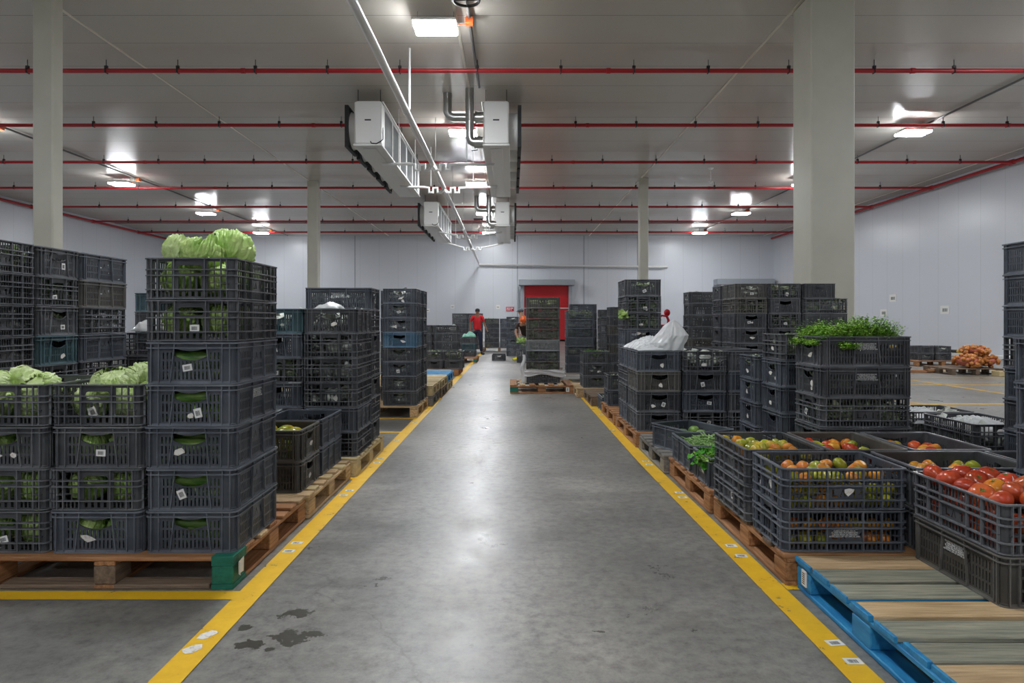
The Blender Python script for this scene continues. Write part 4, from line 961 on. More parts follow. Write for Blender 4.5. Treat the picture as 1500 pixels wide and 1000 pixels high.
T2 = S('two-high tomato stack at the aisle, second from camera', 1.27, 3.72, -90, 'AA', 'kk')
T3 = S('middle two-high stack behind the nearest tomatoes', 1.73, 3.72, -90, 'BB', 'nn', near=False)
T4 = S('two-high tomato stack farthest from the aisle, in the rear row', 2.19, 3.72, -90, 'BB', 'kk', near=False)
T5 = S('two-high stack beyond the nearest tomato stack, away from aisle', 1.925, 3.25, 0, 'BB', 'kk', near=False)
T5b = S('two-high stack hidden behind the large red tomatoes', 2.54, 3.25, 0, 'BB', 'kk', near=False)
T6 = S('stack of large red tomatoes on the blue pallet', 1.865, 2.60, -90, 'BA', 'nk', near=False, notices='n')
S('five-high stack rising behind the red tomatoes', 2.335, 2.60, -90, 'BBBBB', 'bbbbb', hz=.205, near=False)
S('eight-high stack beyond the red tomatoes', 3.2, 3.88, -90, 'BBBBABBB', 'bbkbkbbb', near=False)
S('two-high open stack of film-wrapped greens', 3.13, 4.62, -90, 'AA', 'kk', near=False, contents='.w')
S('two-high open stack behind the film-wrapped greens', 2.98, 5.27, 0, 'AA', 'kk', near=False, contents='.w')
S('two-high pair near the guard rail, nearer the aisle', 11.3, 18.95, -90, 'BB', 'kk', base=.152, near=False, contents='w')
S('two-high pair near the guard rail, nearer the onions', 11.78, 18.95, -90, 'BB', 'kk', base=.152, near=False, contents='ww')

for (x, y, w, d, l) in ((-2.45, 26.9, 1.35, .8, 'far pallet beneath the stacks behind the man in red'), (-1.2, 28.1, 1.35, .8, 'far pallet beneath the two six-high stacks'), (2.2, 17.9, .85, .8, 'pallet beneath the far seven-high stack beyond the blue-black one'), (2.0, 14.45, .75, 1.0, 'pallet beneath the dark stack with protruding leaves')):
    pallet(x, y, w, d, l, 'brown')
pallet(1.1, 15.35, 1.3, .8, 'rearmost brown pallet behind the blue-black stack', 'brown')
# pallets that the extra stacks stand on (only what shows beneath them)
pallet(-3.95, 3.86, 1.2, 1.8, 'dark pallet hidden beneath the three eight-high stacks', 'brown')
pallet(-3.6, 5.8, .8, .8, 'dark pallet beneath the stack under white film', 'brown')
pallet(2.74, 4.45, 1.2, 1.3, 'dark pallet beneath the film-wrapped greens', 'brown')
pallet(2.70, 3.22, 1.3, 1.18, 'dark pallet beneath the eight-high stack beyond the red tomatoes', 'brown')
pallet(-4.1, 7.2, 1.0, .9, 'dark pallet beneath the teal-edged stack', 'brown'); pallet(-3.0, 9.5, .6, .9, 'narrow dark pallet beneath the peeking seven-high stack', 'brown')

# ------------------------------------------------------------------ produce
# lettuces heaped over the tall stack
for k, (x, y, z, s, me) in enumerate(((-1.625, 3.40, 1.585, 1.02, LETP[0]), (-1.52, 3.34, 1.57, .95, LET[0]), (-1.45, 3.50, 1.60, 1.2, LET[1]), (-1.60, 3.62, 1.56, 1.0, LET[2]))):
    o = put(me, 'lettuce', None, (x, y, z)); o.rotation_euler = (.3*k, .2, 1.3*k+.5); o.scale = (s, s, s*.9)
    tag(o, ['pale crisp lettuce heaped on the tall stack, nearest its outer corner', 'smaller front lettuce heaped on the tall stack, aisle side', 'largest ruffled lettuce heaped on top of the tall stack', 'rear lettuce heaped on the tall stack, partly hidden'][k], 'lettuce', 'lettuces heaped on the tall stack')
for k, (x, y, z, s) in enumerate(((-1.98, 3.40, .93, 1.1), (-2.42, 3.45, .93, 1.15), (-2.02, 3.68, .92, 1.15), (-2.30, 3.33, .90, 1.0), (-2.50, 3.36, .90, 1.0))):
    o = put(LETP[k % 2], 'lettuce', None, (x, y, z)); o.rotation_euler = (.4, .3*k, 1.7*k); o.scale = (s, s, s*.7)
    tag(o, ['pale lettuce bulging above the four-high stack beside the corner stack', 'broad pale lettuce bulging from the photo-edge crate', 'lettuce tip rising behind the rim of the four-high stack', 'pale lettuce by the inner rim of the photo-edge crate', 'outermost pale lettuce above the photo-edge crate'][k], 'lettuce', 'lettuces bulging above the four-high crates')

# tomatoes
def tomato_mesh(seed):
    b = MB(); o = Vector((seed*2.3, 0, seed))
    b.ball((0, 0, 0), (.036, .036, .030), 24, 14, 0, lambda d, th, ph: 1+.035*math.cos(5*ph+seed)*math.sin(th)**2-.16*math.exp(-(th/.33)**2)+.03*noise.noise(d*1.5+o))
    return b.mesh('tomato', ['tom_green'])
TOM = [tomato_mesh(s) for s in range(4)]; NT = [0]
def scar():
    b = MB()
    for k in range(5):
        a = k*1.2566; b.q([(0, 0, .0262), (.004*math.cos(a-.5), .004*math.sin(a-.5), .0268), (.009*math.cos(a), .009*math.sin(a), .0282), (.004*math.cos(a+.5), .004*math.sin(a+.5), .0268)])
    return b.mesh('stem_scar', ['herbdark'])
SCAR = scar()
TC = {'g': ('tom_green', 'green'), 'o': ('tom_orange', 'orange'), 'r': ('tom_red', 'red')}
def tomatoes(cr, layers, mix, desc, r=.036, keep=None, top=True, jit=.006, zo=0):
    nx, ny = int(.535/(2*r)), int(.375/(2*r)); sx = .535/nx; sy = .375/ny
    for lay in range(layers):
        off = (lay % 2)*.5
        for i in range(nx):
            for j in range(ny):
                lx = -.2675+sx*(i+.5)+(sx*.2*(1 if off else -1)); ly = -.1875+sy*(j+.5)+(sy*.15*(1 if off else -1))
                if not keep(i, j, nx, ny, lay): continue
                z = .018+r*.9+lay*r*1.5+zo+random.uniform(-jit, jit)*.6+(random.uniform(0, .012) if lay == layers-1 else 0)
                w = world(cr, lx+random.uniform(-jit, jit), ly+random.uniform(-jit, jit), z)
                o = put(random.choice(TOM), 'tomato', None, w); c = random.choice(mix); setmat(o, TC[c][0]); s = r/.036*random.uniform(.93, 1.07)
                o.scale = (s, s, s); o.rotation_euler = (random.uniform(-.9, .9), random.uniform(-.9, .9), random.uniform(0, 6.3)); NT[0] += 1
                cc = cr[0].location; dx = 'aisle side' if w[0] < cc.x-.09 else ('far side' if w[0] > cc.x+.09 else 'centre'); dy = 'front' if w[1] < cc.y-.07 else ('back' if w[1] > cc.y+.07 else 'middle')
                lv = 'top layer' if (lay == layers-1 and top) else 'buried layer'
                fr, ai = (j, i) if cr[3] == 0 else (nx-1-i, j)
                tag(o, ('%s tomato, %s row from front, %s from aisle, %s' % (TC[c][1], ORD[fr], ORD[ai], desc)) if lv == 'top layer' else '%s buried tomato, %s layer, %s %s of %s' % (TC[c][1], UP[lay], dy, dx, desc), 'tomato', 'tomatoes in '+desc)
                if lay == layers-1 and top and r > .04: put(SCAR, 'stem_scar', o)
fr_front = lambda i, j, nx, ny, l: j == 0 or i == 0
tomatoes(T1[1], 3, 'gggoo', 'crate by blue pallet', keep=lambda i, j, nx, ny, l: (j == 0 or (i == 0 and j < 4)) if l < 2 else random.random() < .6, zo=-.02)
tomatoes(T1[0], 2, 'ggo', 'lower crate by blue pallet', top=False, keep=lambda i, j, nx, ny, l: j == 0)
# T2 is turned: its local -X end faces away, +X end faces the camera, local -Y faces the aisle
tomatoes(T2[1], 3, 'gggoo', 'second aisle crate', keep=lambda i, j, nx, ny, l: (j == 0) if l < 2 else random.random() < .75, zo=-.018)
tomatoes(T3[1], 3, 'goor', 'middle rear crate', keep=lambda i, j, nx, ny, l: l == 2 and random.random() < .5, zo=-.03)
tomatoes(T4[1], 3, 'roog', 'farthest rear crate', keep=lambda i, j, nx, ny, l: l == 2 and random.random() < .5, zo=-.036)
tomatoes(T5[1], 3, 'goo', 'crate beyond red ones', keep=lambda i, j, nx, ny, l: l == 2 and random.random() < .5, zo=-.036)
tomatoes(T6[1], 3, 'rrrro', 'big tomato crate', r=.05, zo=-.03, keep=lambda i, j, nx, ny, l: (j == 0 if l < 2 else True))
stick(T1[1][0], STW[0], 'front', .018, .088, 30); stick(T2[0][0], ST[0], 'front', .05, .09, 3)
print('tomatoes', NT[0])
# white scrap of paper in the red tomato crate
b = MB(); b.q([(0, 0, 0), (.08, .01, .01), (.09, .07, .015), (.01, .06, .0)]); b.q([(.03, .02, .02), (.05, .02, .02), (.04, .04, .06)])
tag(b.build('paper_scrap', 'paper', None, (2.15, 2.95, .515)), 'torn white scrap lying on the red tomatoes', 'paper')
# mangoes
def mango_mesh():
    b = MB(); b.ball((0, 0, 0), (.062, .044, .04), 24, 16, 0, lambda d, th, ph: 1+.09*d.x*abs(d.y)+.06*math.sin(2*ph)*d.x); return b.mesh('mango', ['mango'])
MAN = mango_mesh(); mcr = CRATES['two-high mango stack at the aisle edge'][1]
names = ['round green mango at the rear rim', 'yellow-green mango by the aisle corner', 'half hidden mango against the front wall', 'green mango nearest the corner stack', 'mango in the crate middle', 'mango at the rear aisle corner', 'front mango beside the hand hole', 'low mango near the middle', 'mango by the rear wall middle', 'mango at the front centre', 'lower front mango', 'mango under the rear rim', 'mango against the aisle wall', 'lower middle mango']
for k, nm in enumerate(names):
    lx = -.22+.105*(k % 5)+random.uniform(-.01, .01); ly = -.13+.115*(k//5)+random.uniform(-.01, .01)
    o = put(MAN, 'mango', None, world(mcr, lx, ly, .158+random.uniform(-.015, .015))); o.rotation_euler = (random.uniform(-.5, .5), random.uniform(-.4, .4), random.uniform(0, 6)); tag(o, nm+' of the two-high aisle stack', 'mango', 'mangoes in the aisle crate')
for k in range(10):
    o = put(MAN, 'mango', None, world(mcr, -.22+.11*(k % 5), -.14+(.22*(k//5)), .06)); o.rotation_euler = (0, .3*k, k); tag(o, 'buried mango in the lower layer of the aisle mango crate', 'mango', 'mangoes in the lower layer')
# green fruit in the askew crate
def fruit():
    b = MB(); b.ball((0, 0, 0), (.05, .05, .046), 20, 12, 0, lambda d, th, ph: 1-.1*math.exp(-(th/.35)**2)); return b.mesh('green_fruit', ['bean'])
FR = fruit()
for k in range(12):
    o = put(FR, 'green_fruit', None, world(ASK, -.20+.1*(k % 4)+.08, -.12+.12*(k//4), .10+random.uniform(0, .03))); setmat(o, 'darkveg' if k % 3 else 'bean')
    tag(o, 'round green fruit in the askew crate, row %s, place %s' % (['nearest the aisle', 'middle', 'farthest from the aisle'][k//4], ['one', 'two', 'three', 'four'][k % 4]), 'fruit', 'green fruit in the askew crate')
# green beans
def bean_mesh(s):
    b = MB(); pts = [(-.07+.14*t/8, .012*math.sin(t/8*3+s), .006*math.sin(t/8*4+s)) for t in range(9)]; b.tube(pts, [.0012]+[.0042]*7+[.001], 7); return b.mesh('green_bean', ['bean'])
BM_ = [bean_mesh(s) for s in (0, 1, 2.2)]
bc = BEAN[0]
for k in range(210):
    lx = random.gauss(-.02, .15); ly = random.gauss(0, .10); lx = max(-.21, min(.21, lx)); ly = max(-.13, min(.13, ly)); h = .15+.065*math.exp(-(lx/.16)**2-(ly/.11)**2)
    o = put(random.choice(BM_), 'green_bean', None, world(bc, lx, ly, h+random.uniform(-.035, .008))); o.rotation_euler = (random.uniform(-.4, .4), random.uniform(-.45, .45), random.uniform(0, 6.3))
    tag(o, 'thin green bean in the heap of beans at the aisle edge', 'green bean', 'green beans heaped in the aisle crate')
b = MB(); b.ball((0, 0, .07), (.26, .185, .085), 24, 12, 0, lambda d, th, ph: 1+.1*noise.noise(d*5)); o = b.build('green_bean_heap', 'bean', None, world(bc, 0, 0, .02)); o.rotation_euler = (0, 0, R(-90)); tag(o, 'packed mass of green beans under the loose ones', 'green beans', None, 'stuff')
# broad bright leaves
def leafheap(n, seed):
    rnd = random.Random(seed); b = MB()
    for k in range(n):
        x = rnd.uniform(-.25, .25); y = rnd.uniform(-.17, .17); z = .09+rnd.uniform(0, .10)+.05*math.exp(-(x/.2)**2); 
        if rnd.random() < .05: x = rnd.uniform(-.285, -.24); z = rnd.uniform(.08, .2)
        a = rnd.uniform(0, 6.28); l = rnd.uniform(.05, .1); w = l*.42; up = rnd.uniform(-.3, .9); d = Vector((math.cos(a), math.sin(a), up)).normalized(); s = d.cross(Vector((0, 0, 1))).normalized(); u = s.cross(d)
        rows = []; p = Vector((x, y, z))
        for t in range(6):
            tt = t/5; ww = w*math.sin(math.pi*min(1, tt*.9+.06))**.8; c = p+d*l*tt-Vector((0, 0, 1))*l*.35*tt*tt
            rows.append([c-s*ww+u*.008*math.sin(t*3), c+u*(-.008), c+s*ww+u*.008*math.cos(t*3)])
        vs = [q for r_ in rows for q in r_]; b.add(vs, [(i*3+j, i*3+j+1, i*3+j+4, i*3+j+3) for i in range(5) for j in range(2)], 0, True)
    return b
o = leafheap(240, 5).build('leafy_greens', 'broadleaf', None, (1.56, 4.66, .165)); tag(o, 'bright glossy leaves overflowing the crate beside the tomatoes', 'leaves', None, 'stuff')
# cilantro
def herb(n, sx, sy, z0, hgt, seed, droop=0):
    rnd = random.Random(seed); b = MB()
    for k in range(n):
        x = rnd.uniform(-sx/2, sx/2); y = rnd.uniform(-sy/2, sy/2); hh = hgt*(.35+.65*max(0, .5+.9*noise.noise(Vector((x*5+seed, y*4, 0)))))*(1 if abs(x) < sx*.43 else .45)*rnd.uniform(.55, 1.15)
        p = Vector((x, y, z0)); lean = Vector((rnd.uniform(-.5, .5), rnd.uniform(-.6, .4), 1)); m = 4
        pts = [p+lean*hh*t/m+Vector((0, 0, -.02*(t/m)**2)) for t in range(m+1)]
        s = Vector((.0012, 0, 0)); 
        for t in range(m): b.q([pts[t]-s, pts[t]+s, pts[t+1]+s, pts[t+1]-s])
        for q in range(9):
            t = rnd.uniform(.4, 1.05); c = p+lean*hh*t+Vector((rnd.uniform(-.022, .022), rnd.uniform(-.022, .022), rnd.uniform(-.012, .012))); r = rnd.uniform(.006, .012); a = rnd.uniform(0, 6.28); tx = Vector((math.cos(a), math.sin(a), rnd.uniform(-.6, .6))).normalized(); ty = tx.cross(Vector((rnd.uniform(-.6, .6), rnd.uniform(-.6, .6), 1))).normalized()
            pp = []
            for v in range(6):
                an = v*math.pi/3; rr_ = r*(1 if v % 2 == 0 else .5); pp.append(c+tx*math.cos(an)*rr_+ty*math.sin(an)*rr_)
            b.q(pp)
    return b
o = herb(1500, .60, .40, .14, .17, 3).build('cilantro', 'herb', None, (2.29, 4.68, .95)); tag(o, 'feathery green cilantro overflowing the five-high stack', 'herbs', None, 'stuff')
o = herb(45, .11, .03, -.05, .05, 9).build('cilantro', 'herb', None, (2.20, 4.44, 1.12)); tag(o, 'sprigs of cilantro drooping over the crate rim and its hand hole', 'herbs', None, 'stuff')
o = herb(500, .40, .5, .12, .10, 4).build('leafy_herbs', 'herbdark', None, (1.39, 11.5, .55)); tag(o, 'dark leafy herbs on the three-high stack by the pale yellow pallet', 'herbs', None, 'stuff')
o = herb(400, 1.0, .25, .0, .05, 8).build('leafy_greens', 'herb', None, (1.75, 4.58, .33)); tag(o, 'loose green leaves behind the tomato crates', 'leaves', None, 'stuff')
b = leafpile(60, .36, .3, .16, .12, 11, lump=False); o = b.build('leafy_greens', 'lettuce', None, (.32, 20.7, .58)); tag(o, 'pale green leaves in the crate the bending worker reaches into', 'leaves', None, 'stuff')
b = leafpile(50, .1, .12, .1, .07, 12, lump=False); o = b.build('leafy_greens', 'lettuce', None, (1.33, 8.19, 1.27)); tag(o, 'lettuce leaf tip sticking out of the tall leafy stack', 'leaves', None, 'stuff')

# plastic film and bags
def crumple(nu, nv, fn, mname, name, loc, label, cat, sol=.0015):
    b = MB(); vs = [fn(i/nu, j/nv) for i in range(nu+1) for j in range(nv+1)]
    b.add(vs, [(i*(nv+1)+j, (i+1)*(nv+1)+j, (i+1)*(nv+1)+j+1, i*(nv+1)+j+1) for i in range(nu) for j in range(nv)], 0, True)
    o = b.build(name, mname, None, loc); md = o.modifiers.new('thickness', 'SOLIDIFY'); md.thickness = sol; return tag(o, label, cat)
def ridge(x, y, z=0, k=1): return 1-abs(noise.noise(Vector((x, y, z))*k))*2
def sheet(u, v):
    x = -.20+.42*u; y = -.18+1.08*v; m = math.sin(math.pi*u)**.6*math.sin(math.pi*v)**.5
    h = m*(.05+.05*u)+.034*ridge(x*8, y*8)*m+.026*ridge(x*19, y*19, 3)*m+.010*ridge(x*45, y*45, 5)*m
    return (x+.02*noise.noise(Vector((x*8, y*8, 4))), y+.02*noise.noise(Vector((x*8, y*8, 9))), h)
crumple(90, 110, sheet, 'plastic_clear', 'plastic_sheet', (1.47, 7.0, .955), 'crumpled clear plastic sheet spread over the corner stack of the bag row', 'plastic sheet')
def bag(u, v):
    a = u*2*math.pi; ks = ((0, 0, .15), (.25, .02, .165), (.5, .056, .142), (.78, .06, .085), (.93, .068, .04), (1, .07, .008))
    for (t0, c0, w0), (t1, c1, w1) in zip(ks, ks[1:]):
        if v <= t1: q = (v-t0)/(t1-t0); c = c0+(c1-c0)*q; w = w0+(w1-w0)*q; break
    x, y = math.cos(a), math.sin(a)
    k = 1+.16*noise.noise(Vector((x*1.6, y*1.6, v*2.4)))+.15*ridge(x*1.6, y*1.6, v*1.4)+.09*ridge(x*3.2, y*3.2, v*2.2+3)+.015*ridge(x*9, y*9, v*6)
    return (c+x*w*k, y*w*.85*k, v*.30*(1+.05*noise.noise(Vector((x*2, y*2, 1)))))
crumple(120, 64, bag, 'plastic_white', 'plastic_bag', (1.58, 6.95, .955), 'milky white plastic bag standing peaked on the crate stack', 'plastic bag')
def drape(u, v):
    a = u; pts = [(.235, .60), (.235, -.01), (.925, -.01), (.925, .60)]
    L_ = [.61, .69, .61]; s = u*sum(L_); k = 0
    while k < 2 and s > L_[k]: s -= L_[k]; k += 1
    p, q = pts[k], pts[k+1]; t = min(1, s/L_[k]); x = p[0]+(q[0]-p[0])*t; y = p[1]+(q[1]-p[1])*t
    z = .285+.09*(v-.5)*(1+.3*math.sin(u*23))+.015*math.sin(u*17)-.02*math.sin(u*3.1)*(1 if v < .5 else .2)
    o = .012+.012*ridge(u*14, v*3)+.01*math.sin(v*12+u*20)
    if k == 1: y -= o
    elif k == 0: x -= o
    else: x += o
    return (x, y, z)
crumple(120, 10, drape, 'plastic_white', 'plastic_wrap', (0, 12.1, .06), 'rumpled white film band around the base of the aisle stack', 'plastic film', .003)
def knot(u, v):
    a = u*6.283; return (.05*math.cos(a)*(1-.5*v)+.02*math.sin(9*v), .05*math.sin(a)*(1-.5*v), v*.5+.0)
crumple(16, 16, knot, 'plastic_white', 'plastic_wrap', (.20, 12.14, .15), 'loose tail of white film hanging beside the aisle stack', 'plastic film')
def lump(u, v):
    x = -.2+.4*u; y = -.25+.5*v; m = math.sin(math.pi*u)**.5*math.sin(math.pi*v)**.5; return (x+.03*noise.noise(Vector((x*9, y*9, 1))), y+.03*noise.noise(Vector((x*9, y*9, 5))), m*.075+.075*ridge(x*6+2, y*6)*m+.03*ridge(x*16, y*16, 2)*m)
crumple(30, 30, lump, 'plastic_white', 'plastic_sheet', (-3.14, 6.15, 1.16), 'white crumpled film on the five-high stack behind the eight-high stacks', 'plastic sheet')
crumple(24, 24, lump, 'film_green', 'plastic_sheet', (-1.34, 21.3, .76), 'pale green film over the three-high stack by the man in red', 'plastic sheet')
crumple(24, 24, lambda u, v: tuple(Vector(lump(u, v))*Vector((.5, .5, .3)) if 0 else (lump(u, v)[0]*.5, lump(u, v)[1]*.5, lump(u, v)[2]*.35)), 'plastic_white', 'plastic_sheet', (-1.52, 5.68, 1.353), 'clear film bulging from the clear-topped aisle stack', 'plastic sheet')
def lump2(u, v):
    x = -.19+.38*u; y = -.25+.5*v; m = math.sin(math.pi*u)**.5*math.sin(math.pi*v)**.5; return (x, y, m*.05+.05*ridge(x*12, y*12)*m)
for k, (x, y, z, d) in enumerate(((3.35, 4.92, .47, 'film-wrapped greens glinting in the open stack near the photo edge'), (3.28, 5.5, .46, 'film-wrapped greens in the open stack behind'))):
    crumple(40, 40, lump2, 'plastic_clear', 'plastic_sheet', (x, y, z), 'clear '+d, 'plastic sheet')
def mist_mat():
    m = bpy.data.materials.new('cold_mist'); m.use_nodes = True; nt = m.node_tree; nt.nodes.clear(); L = nt.links.new
    out = nt.nodes.new('ShaderNodeOutputMaterial'); v = nt.nodes.new('ShaderNodeVolumePrincipled'); v.inputs['Color'].default_value = (.95, .96, 1, 1); v.inputs['Anisotropy'].default_value = .3
    tc = nt.nodes.new('ShaderNodeTexCoord'); nz = nt.nodes.new('ShaderNodeTexNoise'); nz.inputs['Scale'].default_value = 2.2; nz.inputs['Detail'].default_value = 5; L(tc.outputs['Object'], nz.inputs['Vector'])
    ln = nt.nodes.new('ShaderNodeVectorMath'); ln.operation = 'MULTIPLY'; ln.inputs[1].default_value = (1/.9, 1/1.7, 1/.55); L(tc.outputs['Object'], ln.inputs[0]); l2 = nt.nodes.new('ShaderNodeVectorMath'); l2.operation = 'LENGTH'; L(ln.outputs[0], l2.inputs[0])
    a = nt.nodes.new('ShaderNodeMath'); a.operation = 'SUBTRACT'; L(nz.outputs['Fac'], a.inputs[0]); b2 = nt.nodes.new('ShaderNodeMath'); b2.operation = 'MULTIPLY'; L(l2.outputs['Value'], b2.inputs[0]); b2.inputs[1].default_value = .62; L(b2.outputs[0], a.inputs[1])
    c = nt.nodes.new('ShaderNodeMath'); c.operation = 'MULTIPLY'; c.use_clamp = True; L(a.outputs[0], c.inputs[0]); c.inputs[1].default_value = 3.0; d = nt.nodes.new('ShaderNodeMath'); d.operation = 'MULTIPLY'; L(c.outputs[0], d.inputs[0]); d.inputs[1].default_value = .55
    L(d.outputs[0], v.inputs['Density']); L(v.outputs[0], out.inputs['Volume']); return m
M['mist'] = mist_mat()
b = MB(); b.ball((0, 0, 0), (.9, 1.7, .55), 24, 14); o = b.build('cold_mist', 'mist', None, (-1.45, 19.2, 5.72)); tag(o, 'thin white cold mist drifting between the two nearer evaporators', 'mist', None, 'stuff')
# onions in net bags
def onion(): 
    b = MB(); b.ball((0, 0, 0), (.042, .042, .038), 12, 8, 0, lambda d, th, ph: 1+.25*math.exp(-(th/.3)**2)); return b.mesh('onion', ['onion'])
ON = onion()
for bi, (cx, cy, cz, sx, sy, sz, d) in enumerate(((10.74, 16.1, .305, .21, .4, .15, 'net bag of onions at the edge of the dark pallet'), (11.16, 16.15, .315, .21, .4, .155, 'net bag of onions in the pallet middle'), (10.97, 16.2, .55, .26, .36, .11, 'net bag of onions lying on top of two others'))):
    b = MB(); b.ball((cx, cy, cz), (sx*.8, sy*.85, sz*.86), 20, 12, 0, lambda q, th, ph: 1+.05*noise.noise(q*4)); bg = b.build('onion_bag', 'onionnet'); tag(bg, d, 'onion bag', 'net bags of onions')
    for k in range(62):
        ph = random.uniform(0, 6.28); ct = random.uniform(-.85, 1); st = math.sqrt(1-ct*ct)
        o = put(ON, 'onion', None, (cx+sx*st*math.cos(ph), cy+sy*st*math.sin(ph), cz+sz*ct)); o.rotation_euler = (random.uniform(0, 3), random.uniform(0, 3), 0); tag(o, 'brown-skinned onion in the %s' % d.replace(' of onions', ''), 'onion', 'onions in the '+d)
# red tool behind the bag
b = MB(); b.box(-.065, .055, -.02, .02, .0, .03, bev=.01)
b.tube([(-.055, 0, .02), (-.06, 0, .13), (-.03, 0, .17), (.03, 0, .16), (.05, 0, .1), (.045, 0, .02)], .016, 10); b.ball((.035, 0, .215), (.038, .014, .055), 14, 10)
o = b.build('hand_tool', 'redtool', None, (2.72, 12.2, 1.152)); o.scale = (1.5, 1.5, 1.15); tag(o, 'red looped hand tool standing upright behind the white plastic bag', 'tool')

# barcode labels stuck on the yellow lines
def floorpt(px, py): y = 1250/(py-470); return ((px-750)*y/1000, y)
FL = [barcode(.062, .045) for _ in range(3)]; TN = [torn(.09, .055) for _ in range(2)]
lst = [((435, 796), 0), ((423, 808), 0), ((512, 719), 0), ((503, 726), 0), ((557, 672), 0), ((552, 678), 0), ((581, 645), 0), ((608, 619), 0), ((302, 932), 1), ((282, 952), 1),
       ((1223, 943), 0), ((1250, 970), 0), ((1071, 800), 0), ((1086, 815), 0), ((995, 722), 0), ((1000, 729), 0), ((946, 676), 0), ((951, 681), 0), ((896, 630), 0), ((881, 607), 0)]
whl = ['beside the green pallet corner, farther', 'beside the green pallet corner, nearer', 'beside the mango pallet, farther', 'beside the mango pallet, nearer', 'before the wrapped vegetable stack, farther', 'before the wrapped vegetable stack, nearer', 'between the third pallet and blue-crate stack', 'at the foot of the blue-crate stack', 'torn, in the foreground, farther', 'torn, in the foreground, nearest',
       'beside the blue pallet, farther', 'beside the blue pallet, nearer', 'beside the brown tomato pallet, farther', 'beside the brown tomato pallet, nearer', 'beside the green bean crates, farther', 'beside the green bean crates, nearer', 'beside the weathered grey pallet, farther', 'beside the weathered grey pallet, nearer', 'beside the bag row', 'near the tall leafy stack']
for k, ((p, tornq), d) in enumerate(zip(lst, whl)):
    x, y = floorpt(*p); o = put(TN[k % 2] if tornq else FL[k % 3], 'floor_label', None, (x, y, .0045)); o.rotation_euler = (0, 0, random.uniform(-.15, .15)+(0 if not tornq else 1)); tag(o, 'small white label on the yellow line %s' % d, 'floor label', 'labels on the yellow lines')

# ------------------------------------------------------------------ people
def skinned(chains, sub=1):
    """chains: list of lists of (point, radius); chained points share a vertex when identical"""
    idx = {}; vs = []; rs = []; ed = []
    for ch in chains:
        prev = None
        for p, r in ch:
            k = tuple(round(c, 4) for c in p)
            if k not in idx: idx[k] = len(vs); vs.append(p); rs.append(r)
            i = idx[k]
            if prev is not None and (prev, i) not in ed: ed.append((prev, i))
            prev = i
    me = bpy.data.meshes.new('sk'); me.from_pydata(vs, ed, []); o = bpy.data.objects.new('sk', me); COL.objects.link(o)
    md = o.modifiers.new('s', 'SKIN'); md.use_smooth_shade = True
    for i, r in enumerate(rs):
        sv = me.skin_vertices[0].data[i]; sv.radius = r if isinstance(r, tuple) else (r, r)
    me.skin_vertices[0].data[0].use_root = True
    m2 = o.modifiers.new('d', 'SUBSURF'); m2.levels = sub; m2.render_levels = sub
    dg = bpy.context.evaluated_depsgraph_get(); out = bpy.data.meshes.new_from_object(o.evaluated_get(dg)); V = [v.co.copy() for v in out.vertices]; Fc = [tuple(p.vertices) for p in out.polygons]
    bpy.data.objects.remove(o); bpy.data.meshes.remove(out); return V, Fc
